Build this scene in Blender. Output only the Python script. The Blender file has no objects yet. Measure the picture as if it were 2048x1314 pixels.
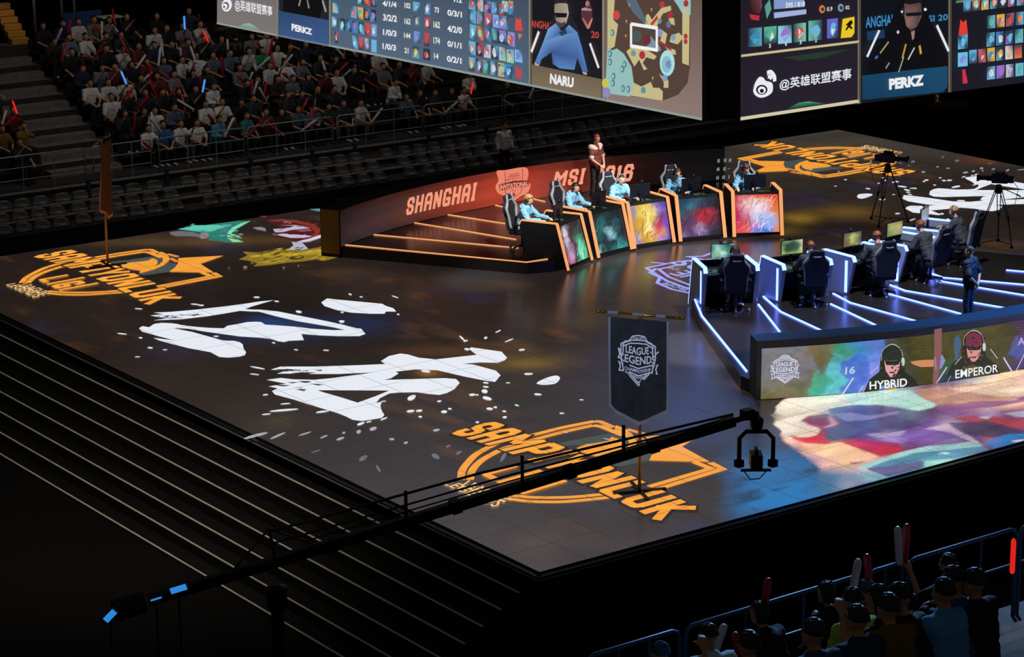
import bpy, bmesh, math, random
import numpy as np
from mathutils import Vector, Matrix
random.seed(7)
scn = bpy.context.scene
COL = scn.collection
R_ = math.radians
# ------------------------------------------------------------------ camera, world, exposure, large lights
CAM = np.array([-22.04892639, -29.89026277, 14.2])
CR = np.array([[0.8100313387, 0.1586386542, -0.5645201571],
               [-0.5863196252, 0.2045689379, -0.7838244995],
               [-0.0088615748, 0.9659116559, 0.2587202068]])
FL, CX, CY = 4693.699, 1024.0, 657.0
cd = bpy.data.cameras.new('camera'); cam = bpy.data.objects.new('camera', cd); COL.objects.link(cam)
cam.matrix_world = Matrix([[*CR[i], CAM[i]] for i in range(3)] + [[0, 0, 0, 1]])
cd.sensor_width = 36.0; cd.lens = FL / 2048 * 36.0; cd.clip_end = 400
scn.camera = cam
scn.view_settings.view_transform = 'Standard'; scn.view_settings.look = 'None'
scn.view_settings.exposure = 0.0; scn.view_settings.gamma = 1.0
scn.view_settings.use_curve_mapping = False
scn.cycles.use_denoising = True
scn.cycles.max_bounces = 6; scn.cycles.sample_clamp_indirect = 4.0
w = bpy.data.worlds.new('hall'); scn.world = w; w.use_nodes = True
w.node_tree.nodes['Background'].inputs[0].default_value = (0.03, 0.0295, 0.03, 1)
w.node_tree.nodes['Background'].inputs[1].default_value = 1.0

def spot(name, loc, tgt, power, col, ang, blend=.6, r=.25):
    l = bpy.data.lights.new(name, 'SPOT'); l.energy = power; l.color = col
    l.spot_size = R_(ang); l.spot_blend = blend; l.shadow_soft_size = r
    o = bpy.data.objects.new(name, l); COL.objects.link(o); o.location = loc
    o.rotation_euler = (Vector(tgt) - Vector(loc)).to_track_quat('-Z', 'Y').to_euler(); return o
# stage lamps on the rig inside the hanging screen cube, house lights above the stands, and added fills
spot('stage_spot_warm', (11.5, 10.5, 12), (15.0, 18.9, 1.5), 15000, (1, .97, .93), 24, .4)
spot('stage_spot_warm_b', (22.0, 11.0, 12), (18.8, 18.9, 1.5), 12000, (1, .97, .93), 24, .4)
spot('stage_spot_coach', (20.5, 15.0, 10.5), (18.6, 22.6, 1.5), 7500, (1, .66, .58), 13, .4)
spot('stage_spot_cool', (15.0, 6.5, 13), (17.2, 9.3, 1.2), 9000, (.86, .90, 1), 50, .6)
spot('house_light_stand', (8, 26, 17), (10, 36, 2), 1300, (1, .90, .82), 75, .8, .6)
spot('house_light_stand_b', (22, 26, 17), (19, 33, 1), 750, (1, .90, .82), 84, .8, .6)
spot('step_fill', (-6, 8, 9), (-1, 12, -1), 2200, (1, .86, .66), 100, .9, .5)  # added fill so the step nosings show brighter
spot('blue_wash', (21.5, .5, 9), (16.4, 4.2, .7), 17000, (.05, .28, 1), 46, .7, .4)
spot('blue_floor_fill', (15.5, 14.5, 8.5), (11.2, 8.4, 0), 3000, (.10, .30, 1), 40, .8, .4)  # added fill, stands in for the strips' blue on the floor
spot('pool_light', (9.0, 12.5, 9.5), (11.4, 9.0, 0), 10000, (.80, .80, 1), 19, .55, .2)
spot('pool_light_b', (8.9, 13.0, 9.5), (11.0, 17.4, 0), 4500, (1, .95, .85), 15, .9, .3)
spot('near_aisle_fill', (-1.5, -11.5, 9), (-3.2, -15.2, 5), 260, (1, .8, .72), 50, .7, .4)  # added warm fill to bring out the near concrete
spot('near_stand_fill', (4, -3, 11), (-5, -14.5, 5), 8500, (.22, .52, 1), 60, .8, .5)  # added blue fill from the stage side for the dark near stand
spot('banner_fill', (-3, -2, 9), (4, 2.2, 2.4), 1000, (.8, .88, 1), 30, .8, .4)  # added fill to lift the hanging banner cloth

# ------------------------------------------------------------------ pixel of the photograph -> place in the hall
def ray(px, py):
    return CR @ np.array([(px - CX) / FL, -(py - CY) / FL, -1.0])
def G(px, py, z=0.0):
    d = ray(px, py); return Vector(CAM + d * ((z - CAM[2]) / d[2]))
def onY(px, py, y):
    d = ray(px, py); return Vector(CAM + d * ((y - CAM[1]) / d[1]))
def onX(px, py, x):
    d = ray(px, py); return Vector(CAM + d * ((x - CAM[0]) / d[0]))
def onPlane(px, py, p0, n):
    d = Vector(ray(px, py)); c = Vector(CAM)
    return c + d * ((Vector(p0) - c).dot(n) / d.dot(n))
def toPx(x, y, z):
    v = CR.T @ np.stack([x - CAM[0], y - CAM[1], z - CAM[2]])
    return CX - FL * v[0] / v[2], CY + FL * v[1] / v[2]

def lin(c):
    c = np.asarray(c, float)
    return np.where(c <= .04045, c / 12.92, ((c + .055) / 1.055) ** 2.4)
def hx(s):
    return lin([int(s[i:i + 2], 16) / 255 for i in (0, 2, 4)])

# ------------------------------------------------------------------ materials
MATS = {}
def mat(name, col='808080', rough=.6, metal=0., emit=None, es=1., spec=.4, noise=0., scale=20.):
    if name in MATS: return MATS[name]
    m = bpy.data.materials.new(name); m.use_nodes = True; nt = m.node_tree
    b = nt.nodes['Principled BSDF']
    c = (*hx(col), 1)
    b.inputs['Base Color'].default_value = c; b.inputs['Roughness'].default_value = rough
    b.inputs['Metallic'].default_value = metal; b.inputs['Specular IOR Level'].default_value = spec
    if noise:
        n = nt.nodes.new('ShaderNodeTexNoise'); n.inputs['Scale'].default_value = scale; n.inputs['Detail'].default_value = 6
        tc = nt.nodes.new('ShaderNodeTexCoord'); nt.links.new(tc.outputs['Object'], n.inputs['Vector'])
        r = nt.nodes.new('ShaderNodeValToRGB'); e = r.color_ramp.elements
        e[0].position = .3; e[1].position = .7
        e[0].color = tuple(v * (1 - noise) for v in c[:3]) + (1,); e[1].color = tuple(min(1, v * (1 + noise)) for v in c[:3]) + (1,)
        nt.links.new(n.outputs['Fac'], r.inputs['Fac']); nt.links.new(r.outputs['Color'], b.inputs['Base Color'])
    if emit:
        b.inputs['Emission Color'].default_value = (*hx(emit), 1); b.inputs['Emission Strength'].default_value = es
    MATS[name] = m; return m
def img_mat(name, es=1., rough=.4, spec=.3, tile=0., base=.012, grain=0.):
    """a surface with its own glow: the picture is a colour attribute, shown as emitted light"""
    if name in MATS: return MATS[name]
    m = bpy.data.materials.new(name); m.use_nodes = True; nt = m.node_tree; L = nt.links
    b = nt.nodes['Principled BSDF']
    b.inputs['Base Color'].default_value = (base, base, base, 1)
    b.inputs['Roughness'].default_value = rough; b.inputs['Specular IOR Level'].default_value = spec
    a = nt.nodes.new('ShaderNodeAttribute'); a.attribute_name = 'Col'
    out = a.outputs['Color']
    if tile or grain:
        tc = nt.nodes.new('ShaderNodeTexCoord')
        if grain:
            wn = nt.nodes.new('ShaderNodeTexNoise'); wn.inputs['Scale'].default_value = 38; wn.inputs['Detail'].default_value = 2
            L.new(tc.outputs['Object'], wn.inputs['Vector'])
            mr = nt.nodes.new('ShaderNodeMapRange'); mr.inputs[1].default_value = .3; mr.inputs[2].default_value = .7
            mr.inputs[3].default_value = 1 - grain; mr.inputs[4].default_value = 1 + grain
            L.new(wn.outputs['Fac'], mr.inputs[0])
            mg = nt.nodes.new('ShaderNodeVectorMath'); mg.operation = 'SCALE'
            L.new(out, mg.inputs[0]); L.new(mr.outputs[0], mg.inputs['Scale']); out = mg.outputs[0]
        if tile:
            sp = nt.nodes.new('ShaderNodeSeparateXYZ'); L.new(tc.outputs['Object'], sp.inputs[0])
            ds = []
            for k in (0, 1):
                q = nt.nodes.new('ShaderNodeMath'); q.operation = 'PINGPONG'; q.inputs[1].default_value = tile / 2
                L.new(sp.outputs[k], q.inputs[0]); ds.append(q)
            mn = nt.nodes.new('ShaderNodeMath'); mn.operation = 'MINIMUM'
            L.new(ds[0].outputs[0], mn.inputs[0]); L.new(ds[1].outputs[0], mn.inputs[1])
            mr = nt.nodes.new('ShaderNodeMapRange'); mr.inputs[1].default_value = .006; mr.inputs[2].default_value = .018
            mr.inputs[3].default_value = .55; mr.inputs[4].default_value = 1
            L.new(mn.outputs[0], mr.inputs[0])
            mg = nt.nodes.new('ShaderNodeVectorMath'); mg.operation = 'SCALE'
            L.new(out, mg.inputs[0]); L.new(mr.outputs[0], mg.inputs['Scale']); out = mg.outputs[0]
    L.new(out, b.inputs['Emission Color']); b.inputs['Emission Strength'].default_value = es
    MATS[name] = m; return m

# ------------------------------------------------------------------ objects, labels
def tag(o, label=None, cat=None, group=None, kind=None):
    if label: o['label'] = label
    if cat: o['category'] = cat
    if group: o['group'] = group
    if kind: o['kind'] = kind
    return o
def empty(name, loc=(0, 0, 0), rz=0, label=None, cat=None, group=None, kind=None):
    o = bpy.data.objects.new(name, None); COL.objects.link(o); o.location = loc; o.rotation_euler = (0, 0, rz)
    o.empty_display_size = .1
    return tag(o, label, cat, group, kind)
def obj(name, me, parent=None, mats=None):
    o = bpy.data.objects.new(name, me); COL.objects.link(o)
    if parent: o.parent = parent
    if mats:
        for m in (mats if isinstance(mats, (list, tuple)) else [mats]): me.materials.append(m)
    return o
def kids(o): return list(o.children)
def dup(o, parent=None):
    c = o.copy(); COL.objects.link(c); c.parent = parent
    for ch in kids(o): dup(ch, c)
    return c
def recol(o, m, slot=0):
    """own material on a copy that shares its mesh"""
    s = o.material_slots[slot]; s.link = 'OBJECT'; s.material = m
ORD = 'zeroth first second third fourth fifth sixth seventh eighth ninth tenth eleventh twelfth thirteenth fourteenth fifteenth sixteenth seventeenth eighteenth nineteenth'.split()
def ordn(n):
    if n < 20: return ORD[n]
    t = {2: 'twent', 3: 'thirt', 4: 'fort', 5: 'fift', 6: 'sixt'}[n // 10]
    return t + 'ieth' if n % 10 == 0 else t + 'y-' + ORD[n % 10]

class MB:
    """collects shapes, then becomes ONE mesh object"""
    def __init__(s): s.v = []; s.f = []; s.mi = []; s.cur = 0; s.sm = []; s.smooth = False
    def m(s, i): s.cur = i; return s
    def add(s, vs, fs, M=None):
        k = len(s.v)
        s.v += [tuple(M @ Vector(v)) if M else tuple(v) for v in vs]
        for f in fs: s.f.append([i + k for i in f]); s.mi.append(s.cur); s.sm.append(s.smooth)
        return s
    def box(s, c, d, M=None):
        x, y, z = c; a, b, e = d[0] / 2, d[1] / 2, d[2] / 2
        vs = [(x + i * a, y + j * b, z + k * e) for i in (-1, 1) for j in (-1, 1) for k in (-1, 1)]
        return s.add(vs, [(0, 1, 3, 2), (4, 6, 7, 5), (0, 4, 5, 1), (2, 3, 7, 6), (0, 2, 6, 4), (1, 5, 7, 3)], M)
    def prism(s, pts, h0, h1, ax='z', M=None):
        """2-d outline swept along an axis: 'z' (x,y), 'x' (y,z), 'y' (x,z)"""
        def p3(p, h): return {'z': (p[0], p[1], h), 'x': (h, p[0], p[1]), 'y': (p[0], h, p[1])}[ax]
        n = len(pts); vs = [p3(p, h0) for p in pts] + [p3(p, h1) for p in pts]
        fs = [tuple(range(n))[::-1], tuple(range(n, 2 * n))] + [(i, (i + 1) % n, n + (i + 1) % n, n + i) for i in range(n)]
        return s.add(vs, fs, M)
    def tube(s, pts, r, n=8, M=None, caps=True):
        P = [Vector(p) for p in pts]; rs = r if isinstance(r, (list, tuple)) else [r] * len(P)
        vs = []; up = None
        for i, p in enumerate(P):
            t = (P[min(i + 1, len(P) - 1)] - P[max(i - 1, 0)]).normalized()
            if up is None:
                up = Vector((0, 0, 1)) if abs(t.z) < .9 else Vector((1, 0, 0))
            a = t.cross(up).normalized(); b = a.cross(t); up = b
            for k in range(n):
                q = 2 * math.pi * k / n
                vs.append(p + (a * math.cos(q) + b * math.sin(q)) * rs[i])
        fs = [(i * n + k, i * n + (k + 1) % n, (i + 1) * n + (k + 1) % n, (i + 1) * n + k) for i in range(len(P) - 1) for k in range(n)]
        if caps: fs += [tuple(range(n))[::-1], tuple(range((len(P) - 1) * n, len(P) * n))]
        return s.add(vs, fs, M)
    def ell(s, c, r, nu=12, nv=8, M=None):
        vs = [(c[0], c[1], c[2] - r[2])]
        for j in range(1, nv):
            t = math.pi * j / nv - math.pi / 2
            for k in range(nu):
                q = 2 * math.pi * k / nu
                vs.append((c[0] + r[0] * math.cos(t) * math.cos(q), c[1] + r[1] * math.cos(t) * math.sin(q), c[2] + r[2] * math.sin(t)))
        vs.append((c[0], c[1], c[2] + r[2])); L = len(vs) - 1
        fs = [(0, 1 + (k + 1) % nu, 1 + k) for k in range(nu)]
        for j in range(nv - 2):
            for k in range(nu):
                a = 1 + j * nu
                fs.append((a + k, a + (k + 1) % nu, a + nu + (k + 1) % nu, a + nu + k))
        a = 1 + (nv - 2) * nu
        fs += [(a + k, a + (k + 1) % nu, L) for k in range(nu)]
        return s.add(vs, fs, M)
    def lathe(s, prof, n=16, M=None):
        vs = [(r * math.cos(2 * math.pi * k / n), r * math.sin(2 * math.pi * k / n), z) for r, z in prof for k in range(n)]
        fs = [(i * n + k, i * n + (k + 1) % n, (i + 1) * n + (k + 1) % n, (i + 1) * n + k) for i in range(len(prof) - 1) for k in range(n)]
        fs += [tuple(range(n))[::-1], tuple(range((len(prof) - 1) * n, len(prof) * n))]
        return s.add(vs, fs, M)
    def mesh(s, name, bevel=0.):
        me = bpy.data.meshes.new(name); me.from_pydata(s.v, [], s.f)
        me.polygons.foreach_set('material_index', s.mi); me.polygons.foreach_set('use_smooth', s.sm); me.update()
        if bevel:
            bm = bmesh.new(); bm.from_mesh(me); bmesh.ops.recalc_face_normals(bm, faces=bm.faces)
            bmesh.ops.bevel(bm, geom=[e for e in bm.edges if e.is_manifold and e.calc_face_angle(0) > .5], offset=bevel, segments=2, affect='EDGES', profile=.6)
            bm.to_mesh(me); bm.free()
        return me
    def build(s, name, mats, parent=None, bevel=0.):
        return obj(name, s.mesh(name, bevel), parent, mats)

# ------------------------------------------------------------------ flat pictures: text, strokes, shapes on a surface
def catmull(pts, k=5):
    P = [np.array(p, float) for p in pts]; n = len(P); out = []
    for i in range(n):
        a, b, c, d = P[i - 1], P[i], P[(i + 1) % n], P[(i + 2) % n]
        for j in range(k):
            t = j / k
            out.append(.5 * (2 * b + (c - a) * t + (2 * a - 5 * b + 4 * c - d) * t * t + (3 * b - 3 * c + d - a) * t ** 3))
    return out
def catline(pts, k=5):
    P = [np.array(p, float) for p in pts]; P = [2 * P[0] - P[1]] + P + [2 * P[-1] - P[-2]]; out = []
    for i in range(1, len(P) - 2):
        a, b, c, d = P[i - 1:i + 3]
        for j in range(k):
            t = j / k
            out.append(.5 * (2 * b + (c - a) * t + (2 * a - 5 * b + 4 * c - d) * t * t + (3 * b - 3 * c + d - a) * t ** 3))
    out.append(P[-2]); return out
TXT = {}
def text_shape(s, bold):
    if (s, bold) in TXT: return TXT[(s, bold)]
    cu = bpy.data.curves.new('t', 'FONT'); cu.body = s; cu.offset = bold; cu.resolution_u = 3
    o = bpy.data.objects.new('t', cu); COL.objects.link(o); bpy.context.view_layer.update()
    me = o.evaluated_get(bpy.context.evaluated_depsgraph_get()).to_mesh()
    v = np.array([x.co[:2] for x in me.vertices]); f = [tuple(p.vertices) for p in me.polygons]
    o.to_mesh_clear(); bpy.data.objects.remove(o); bpy.data.curves.remove(cu)
    lo, hi = v.min(0), v.max(0); v = (v - lo) / (hi - lo)
    TXT[(s, bold)] = (v, f); return v, f
GL = {'A': [[(0, 0), (0, .8), (.2, 1), (.8, 1), (1, .8), (1, 0)], [(0, .42), (1, .42)]], 'G': [[(1, .8), (.85, 1), (.15, 1), (0, .85), (0, .15), (.15, 0), (1, 0), (1, .4), (.62, .4)]],
      'H': [[(0, 0), (0, 1)], [(1, 0), (1, 1)], [(0, .5), (1, .5)]], 'I': [[(.5, 0), (.5, 1)], [(.2, 0), (.8, 0)], [(.2, 1), (.8, 1)]], 'K': [[(0, 0), (0, 1)], [(0, .45), (1, 1)], [(.25, .55), (1, 0)]], 'L': [[(0, 1), (0, 0), (1, 0)]],
      'M': [[(0, 0), (0, 1), (.5, .45), (1, 1), (1, 0)]], 'N': [[(0, 0), (0, 1), (1, 0), (1, 1)]], 'O': [[(.15, 0), (0, .15), (0, .85), (.15, 1), (.85, 1), (1, .85), (1, .15), (.85, 0), (.15, 0)]], 'P': [[(0, 0), (0, 1), (.85, 1), (1, .85), (1, .55), (.85, .42), (0, .42)]],
      'S': [[(1, .76), (1, .86), (.85, 1), (.15, 1), (0, .86), (0, .66), (.15, .54), (.85, .46), (1, .34), (1, .14), (.85, 0), (.15, 0), (0, .14), (0, .24)]], 'U': [[(0, 1), (0, .15), (.15, 0), (.85, 0), (1, .15), (1, 1)]], 'Y': [[(0, 1), (.5, .45), (1, 1)], [(.5, .45), (.5, 0)]], 'i': [[(.5, 0), (.5, 1)], [(.5, 1.16), (.5, 1.3)]],
      '2': [[(0, .75), (0, .85), (.15, 1), (.85, 1), (1, .85), (1, .65), (0, .15), (0, 0), (1, 0)]], '1': [[(.2, .85), (.5, 1), (.5, 0)], [(.15, 0), (.85, 0)]], '6': [[(1, .8), (.85, 1), (.15, 1), (0, .85), (0, .15), (.15, 0), (.85, 0), (1, .15), (1, .45), (.85, .55), (0, .55)]], ' ': []}
GL['0'] = GL['O']
class Art:
    """coloured shapes laid on a surface P(a, b, lift) -> Vector; one mesh"""
    def __init__(s, P, dz=.003): s.P = P; s.dz = dz; s.n = 1; s.v = []; s.f = []; s.c = []
    def up(s): s.n += 1; return s
    def _add(s, pts3, faces, cols):
        k = len(s.v); s.v += [tuple(p) for p in pts3]; s.f += [[i + k for i in f] for f in faces]; s.c += [tuple(c) for c in cols]
    def poly(s, pts, c, smooth=0):
        if smooth: pts = catmull(pts, smooth)
        cs = [hx(c)] * len(pts) if isinstance(c, str) else [hx(q) for q in c]
        s._add([s.P(p[0], p[1], s.n * s.dz) for p in pts], [list(range(len(pts)))], cs); return s
    def rect(s, a, b, w, h, c): return s.poly([(a, b), (a + w, b), (a + w, b + h), (a, b + h)], c)
    def disc(s, a, b, r, c, r2=None, n=16, ang=0.):
        r2 = r if r2 is None else r2; ca, sa = math.cos(ang), math.sin(ang)
        return s.poly([(a + r * math.cos(t) * ca - r2 * math.sin(t) * sa, b + r * math.cos(t) * sa + r2 * math.sin(t) * ca)
                       for t in [2 * math.pi * k / n for k in range(n)]], c)
    def stroke(s, pts, w, c, smooth=0):
        """ribbon w metres wide, whatever units the surface uses"""
        if smooth: pts = catline(pts, smooth)
        P = [s.P(p[0], p[1], s.n * s.dz) for p in pts]
        q0, qa, qb = s.P(*pts[0], 0), s.P(pts[0][0] + 1, pts[0][1], 0), s.P(pts[0][0], pts[0][1] + 1, 0)
        nrm = (qa - q0).cross(qb - q0).normalized(); vs = []
        for i, p in enumerate(P):
            t1 = (p - P[max(i - 1, 0)]); t2 = (P[min(i + 1, len(P) - 1)] - p)
            t1 = t1.normalized() if t1.length > 1e-9 else t2.normalized(); t2 = t2.normalized() if t2.length > 1e-9 else t1
            t = (t1 + t2).normalized(); k = w / 2 / max(.4, t.dot(t1))
            sd = nrm.cross(t).normalized() * k; vs += [p - sd, p + sd]
        fs = [(2 * i, 2 * i + 1, 2 * i + 3, 2 * i + 2) for i in range(len(P) - 1)]
        s._add(vs, fs, [hx(c)] * len(vs)); return s
    def text(s, t, bl, br, tr, tl, c, bold=.015, bm=None, tm=None):
        """text into a four-corner frame; bm, tm = points the middle of base and top line pass through"""
        v, f = text_shape(t, bold); bl, br, tr, tl = [np.array(q, float) for q in (bl, br, tr, tl)]
        B = (bl + br) / 2 if bm is None else np.array(bm, float); T = (tl + tr) / 2 if tm is None else np.array(tm, float)
        def q(a, m, b, u): return a * (1 - u) * (1 - 2 * u) + m * 4 * u * (1 - u) + b * u * (2 * u - 1)
        pts = []
        for u, h in v:
            p = q(bl, B, br, u) * (1 - h) + q(tl, T, tr, u) * h
            pts.append(s.P(p[0], p[1], s.n * s.dz))
        s._add(pts, f, [hx(c)] * len(pts)); return s
    def block(s, t, bl, br, tr, tl, c, w=.17, gap=.16, bm=None, tm=None, grow=0.):
        """heavy cut-corner capitals in the same kind of frame; w = stroke over letter height, letters .62 high-units wide"""
        bl, br, tr, tl = [np.array(q, float) for q in (bl, br, tr, tl)]
        B = (bl + br) / 2 if bm is None else np.array(bm, float); T = (tl + tr) / 2 if tm is None else np.array(tm, float)
        def q(a, m, b, u): return a * (1 - u) * (1 - 2 * u) + m * 4 * u * (1 - u) + b * u * (2 * u - 1)
        wd = [(.3 if ch in 'Ii1' else .3 if ch == ' ' else .8 if ch == 'M' else .58) for ch in t]; tot = sum(wd) + gap * (len(t) - 1); x0 = 0
        def P3(x, h):
            u = x / tot; p = q(bl, B, br, u) * (1 - h) + q(tl, T, tr, u) * h; return s.P(p[0], p[1], s.n * s.dz)
        for ch, lw in zip(t, wd):
            i = w / 2; g = grow
            for ln in GL[ch]:
                pts = [np.array([x0 + i + a * (lw - w) if lw > w else x0 + lw / 2 + (a - .5) * .0, i + b * (1 - w)]) for a, b in ln]
                for k in range(len(pts) - 1):
                    a, b = pts[k], pts[k + 1]; d = b - a; L = math.hypot(*d) or 1; d = d / L; n_ = np.array([-d[1], d[0]]) * (i + g)
                    e = d * ((i + g) if (k in (0, len(pts) - 2)) else i * .45 + g); e0 = e if k == 0 else d * (i * .45 + g); e1 = e if k == len(pts) - 2 else d * (i * .45 + g)
                    c4 = [a - e0 - n_, b + e1 - n_, b + e1 + n_, a - e0 + n_]
                    s._add([P3(*z) for z in c4], [[0, 1, 2, 3]], [hx(c)] * 4)
            x0 += lw + gap
        return s
    def build(s, name, m, parent=None):
        me = bpy.data.meshes.new(name); me.from_pydata(s.v, [], s.f); me.update()
        a = me.color_attributes.new('Col', 'FLOAT_COLOR', 'POINT')
        a.data.foreach_set('color', np.c_[np.array(s.c), np.ones(len(s.c))].astype(np.float32).ravel())
        return obj(name, me, parent, m)
def grid_mesh(name, V, C, nu, nv, m, parent=None):
    """V (nu*nv,3), C (nu*nv,3) linear"""
    i, j = np.meshgrid(np.arange(nu - 1), np.arange(nv - 1), indexing='ij'); a = (i * nv + j).ravel()
    F = np.c_[a, a + nv, a + nv + 1, a + 1]
    me = bpy.data.meshes.new(name); me.vertices.add(len(V)); me.vertices.foreach_set('co', V.astype(np.float32).ravel())
    me.loops.add(F.size); me.loops.foreach_set('vertex_index', F.astype(np.int32).ravel())
    me.polygons.add(len(F)); me.polygons.foreach_set('loop_start', np.arange(0, F.size, 4, dtype=np.int32))
    me.update(calc_edges=True)
    at = me.color_attributes.new('Col', 'FLOAT_COLOR', 'POINT')
    at.data.foreach_set('color', np.c_[C, np.ones(len(C))].astype(np.float32).ravel())
    return obj(name, me, parent, m)
_rng = np.random.RandomState(3); _T = _rng.rand(256, 256)
def vn(x, y):
    xi, yi = np.floor(x).astype(int), np.floor(y).astype(int); fx, fy = x - xi, y - yi
    fx = fx * fx * (3 - 2 * fx); fy = fy * fy * (3 - 2 * fy)
    t = lambda a, b: _T[a % 256, b % 256]
    return (t(xi, yi) * (1 - fx) + t(xi + 1, yi) * fx) * (1 - fy) + (t(xi, yi + 1) * (1 - fx) + t(xi + 1, yi + 1) * fx) * fy
def fbm(x, y, o=4):
    r = 0; a = .5
    for k in range(o): r = r + a * vn(x * 2 ** k + 17 * k, y * 2 ** k + 31 * k); a /= 2
    return r
def cgrid(rows):
    return lin(np.array([[[int(h[i:i + 2], 16) / 255 for i in (0, 2, 4)] for h in r.split()] for r in rows]))
def csample(g, u, v):
    """u along columns 0..1, v down rows 0..1"""
    ny, nx = g.shape[:2]; x = np.clip(u, 0, 1) * (nx - 1); y = np.clip(v, 0, 1) * (ny - 1)
    xi = np.minimum(x.astype(int), nx - 2); yi = np.minimum(y.astype(int), ny - 2)
    fx = (x - xi)[:, None]; fy = (y - yi)[:, None]; fx = fx * fx * (3 - 2 * fx); fy = fy * fy * (3 - 2 * fy)
    return (g[yi, xi] * (1 - fx) + g[yi, xi + 1] * fx) * (1 - fy) + (g[yi + 1, xi] * (1 - fx) + g[yi + 1, xi + 1] * fx) * fy
def picture(name, P, g, m, parent=None, nu=60, nv=60, warp=.12, fr=3., seed=0., fv=None, wv_=None, hard=False):
    """abstract picture: colour patches g warped by noise, on surface P(u, v_up)"""
    u, v = [a.ravel() for a in np.meshgrid(np.linspace(0, 1, nu), np.linspace(0, 1, nv), indexing='ij')]
    fv = fv or fr; wv_ = wv_ or warp
    wu = u + warp * (fbm(u * fr + seed, v * fv + 5, 4) - .47) * 2; wv = (1 - v) + wv_ * (fbm(u * fr + 40 + seed, v * fv + 9, 4) - .47) * 2
    if hard:
        ny, nx = g.shape[:2]; C = .55 * g[np.clip((wv * ny).astype(int), 0, ny - 1), np.clip((wu * (nx - 1) + .5).astype(int), 0, nx - 1)] + .45 * csample(g, wu, wv)
        C = C * (.75 + .55 * fbm(u * fr * 3, v * fv * 3, 4))[:, None]
    else: C = csample(g, wu, wv)
    C = np.clip(C, 0, 4); V = np.array([P(a, b) for a, b in zip(u, v)])
    return grid_mesh(name, V, C, nu, nv, m, parent)
# ================================================================== the setting: stage floor, steps, stands
BLK = mat('black_paint', '0b0b0c', .7, spec=.2)
BLKG = mat('black_gloss', '0a0a0c', .35, spec=.5)
CONC = mat('concrete', '6b655f', .85, spec=.2, noise=.25, scale=8)
CONCD = mat('dark_concrete', '35322f', .9, spec=.15, noise=.3, scale=6)
STEEL = mat('rail_steel', '8b9096', .4, metal=.6)
SW, SD = 33.0, 27.5
FLOOR_M = img_mat('stage_projected_floor', 1., rough=.24, spec=.7, tile=1.0, base=.032, grain=.4)  # projected image put into the floor's own emission
ART_M = img_mat('stage_projected_art', 1., rough=.35, spec=.4, tile=1.0, base=.02, grain=.05)
nu, nv = 397, 331
SPL = cgrid([
 '3a3038 3a3038 f0e0cc f0e4d4 d8e8cc c8e8cc bfe8d4 b0e4d0 a0a0a8 8a5a60 8a6a80 c0b4a8 e4c8a4 f2c890 f2c890',
 '2a3858 4a4048 f3e2d0 f0ead8 d8e8cc c8e8cc bfe8d4 b0e4d0 c0e0d0 8a5a48 a87858 c89a70 e0b080 f4c490 f0b080',
 '1c4a80 8a7a78 f4e0cc f0d8c8 b0a0c8 585088 5a5a84 7a70a8 a8d8c8 4a3a60 7a4a80 8a5a80 a080a0 7a3a6a 805070',
 '1a5a98 e8d8c0 f4dcc8 b0406e b84878 40406a 3a3a62 3c3a60 503a70 6a4a8a b09ab0 70344e 402a48 983a48 a04848',
 '1a5a98 2a4a80 f8c098 d01c38 6a2a5a 46305e 6a4a8a 9a84c4 7a50a0 8a60a8 8a70a0 5a3a70 a05a70 3a3a58 2c5a86',
 '1566a8 1560a0 2a5490 f0b8a0 ffd8a0 e87068 c01848 9a1848 7a2a60 5a3a80 6a5a90 7a5080 6a4a78 2c5a90 2470b0',
 '1060a8 1268b0 1460a0 6a5a98 f0b8a8 f8c898 e8a898 b0a8b4 8cc8c4 9cd8cc a8dccc 90c8c0 5a6a98 2c6ca8 2470b0',
 '1468b0 1468b0 1060a0 2a5488 3c6a90 7a80a0 8ab0bc 58a0b0 3a80a0 3a7098 406890 44588a 3a6090 2470b0 2470b0',
 '1878b8 1878b8 1c70ac 20649c 3a6a90 8a90a8 5a5080 603a68 6a3a78 5a4a80 4a4a80 44588a 3a6090 2470b0 2470b0',
 '1878b8 1a74b0 1a6cac 1a64a0 22609c 4a5088 4a4070 5a3a68 5a3a70 4a4070 44508a 44588a 3a6090 2470b0 2470b0'])
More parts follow.
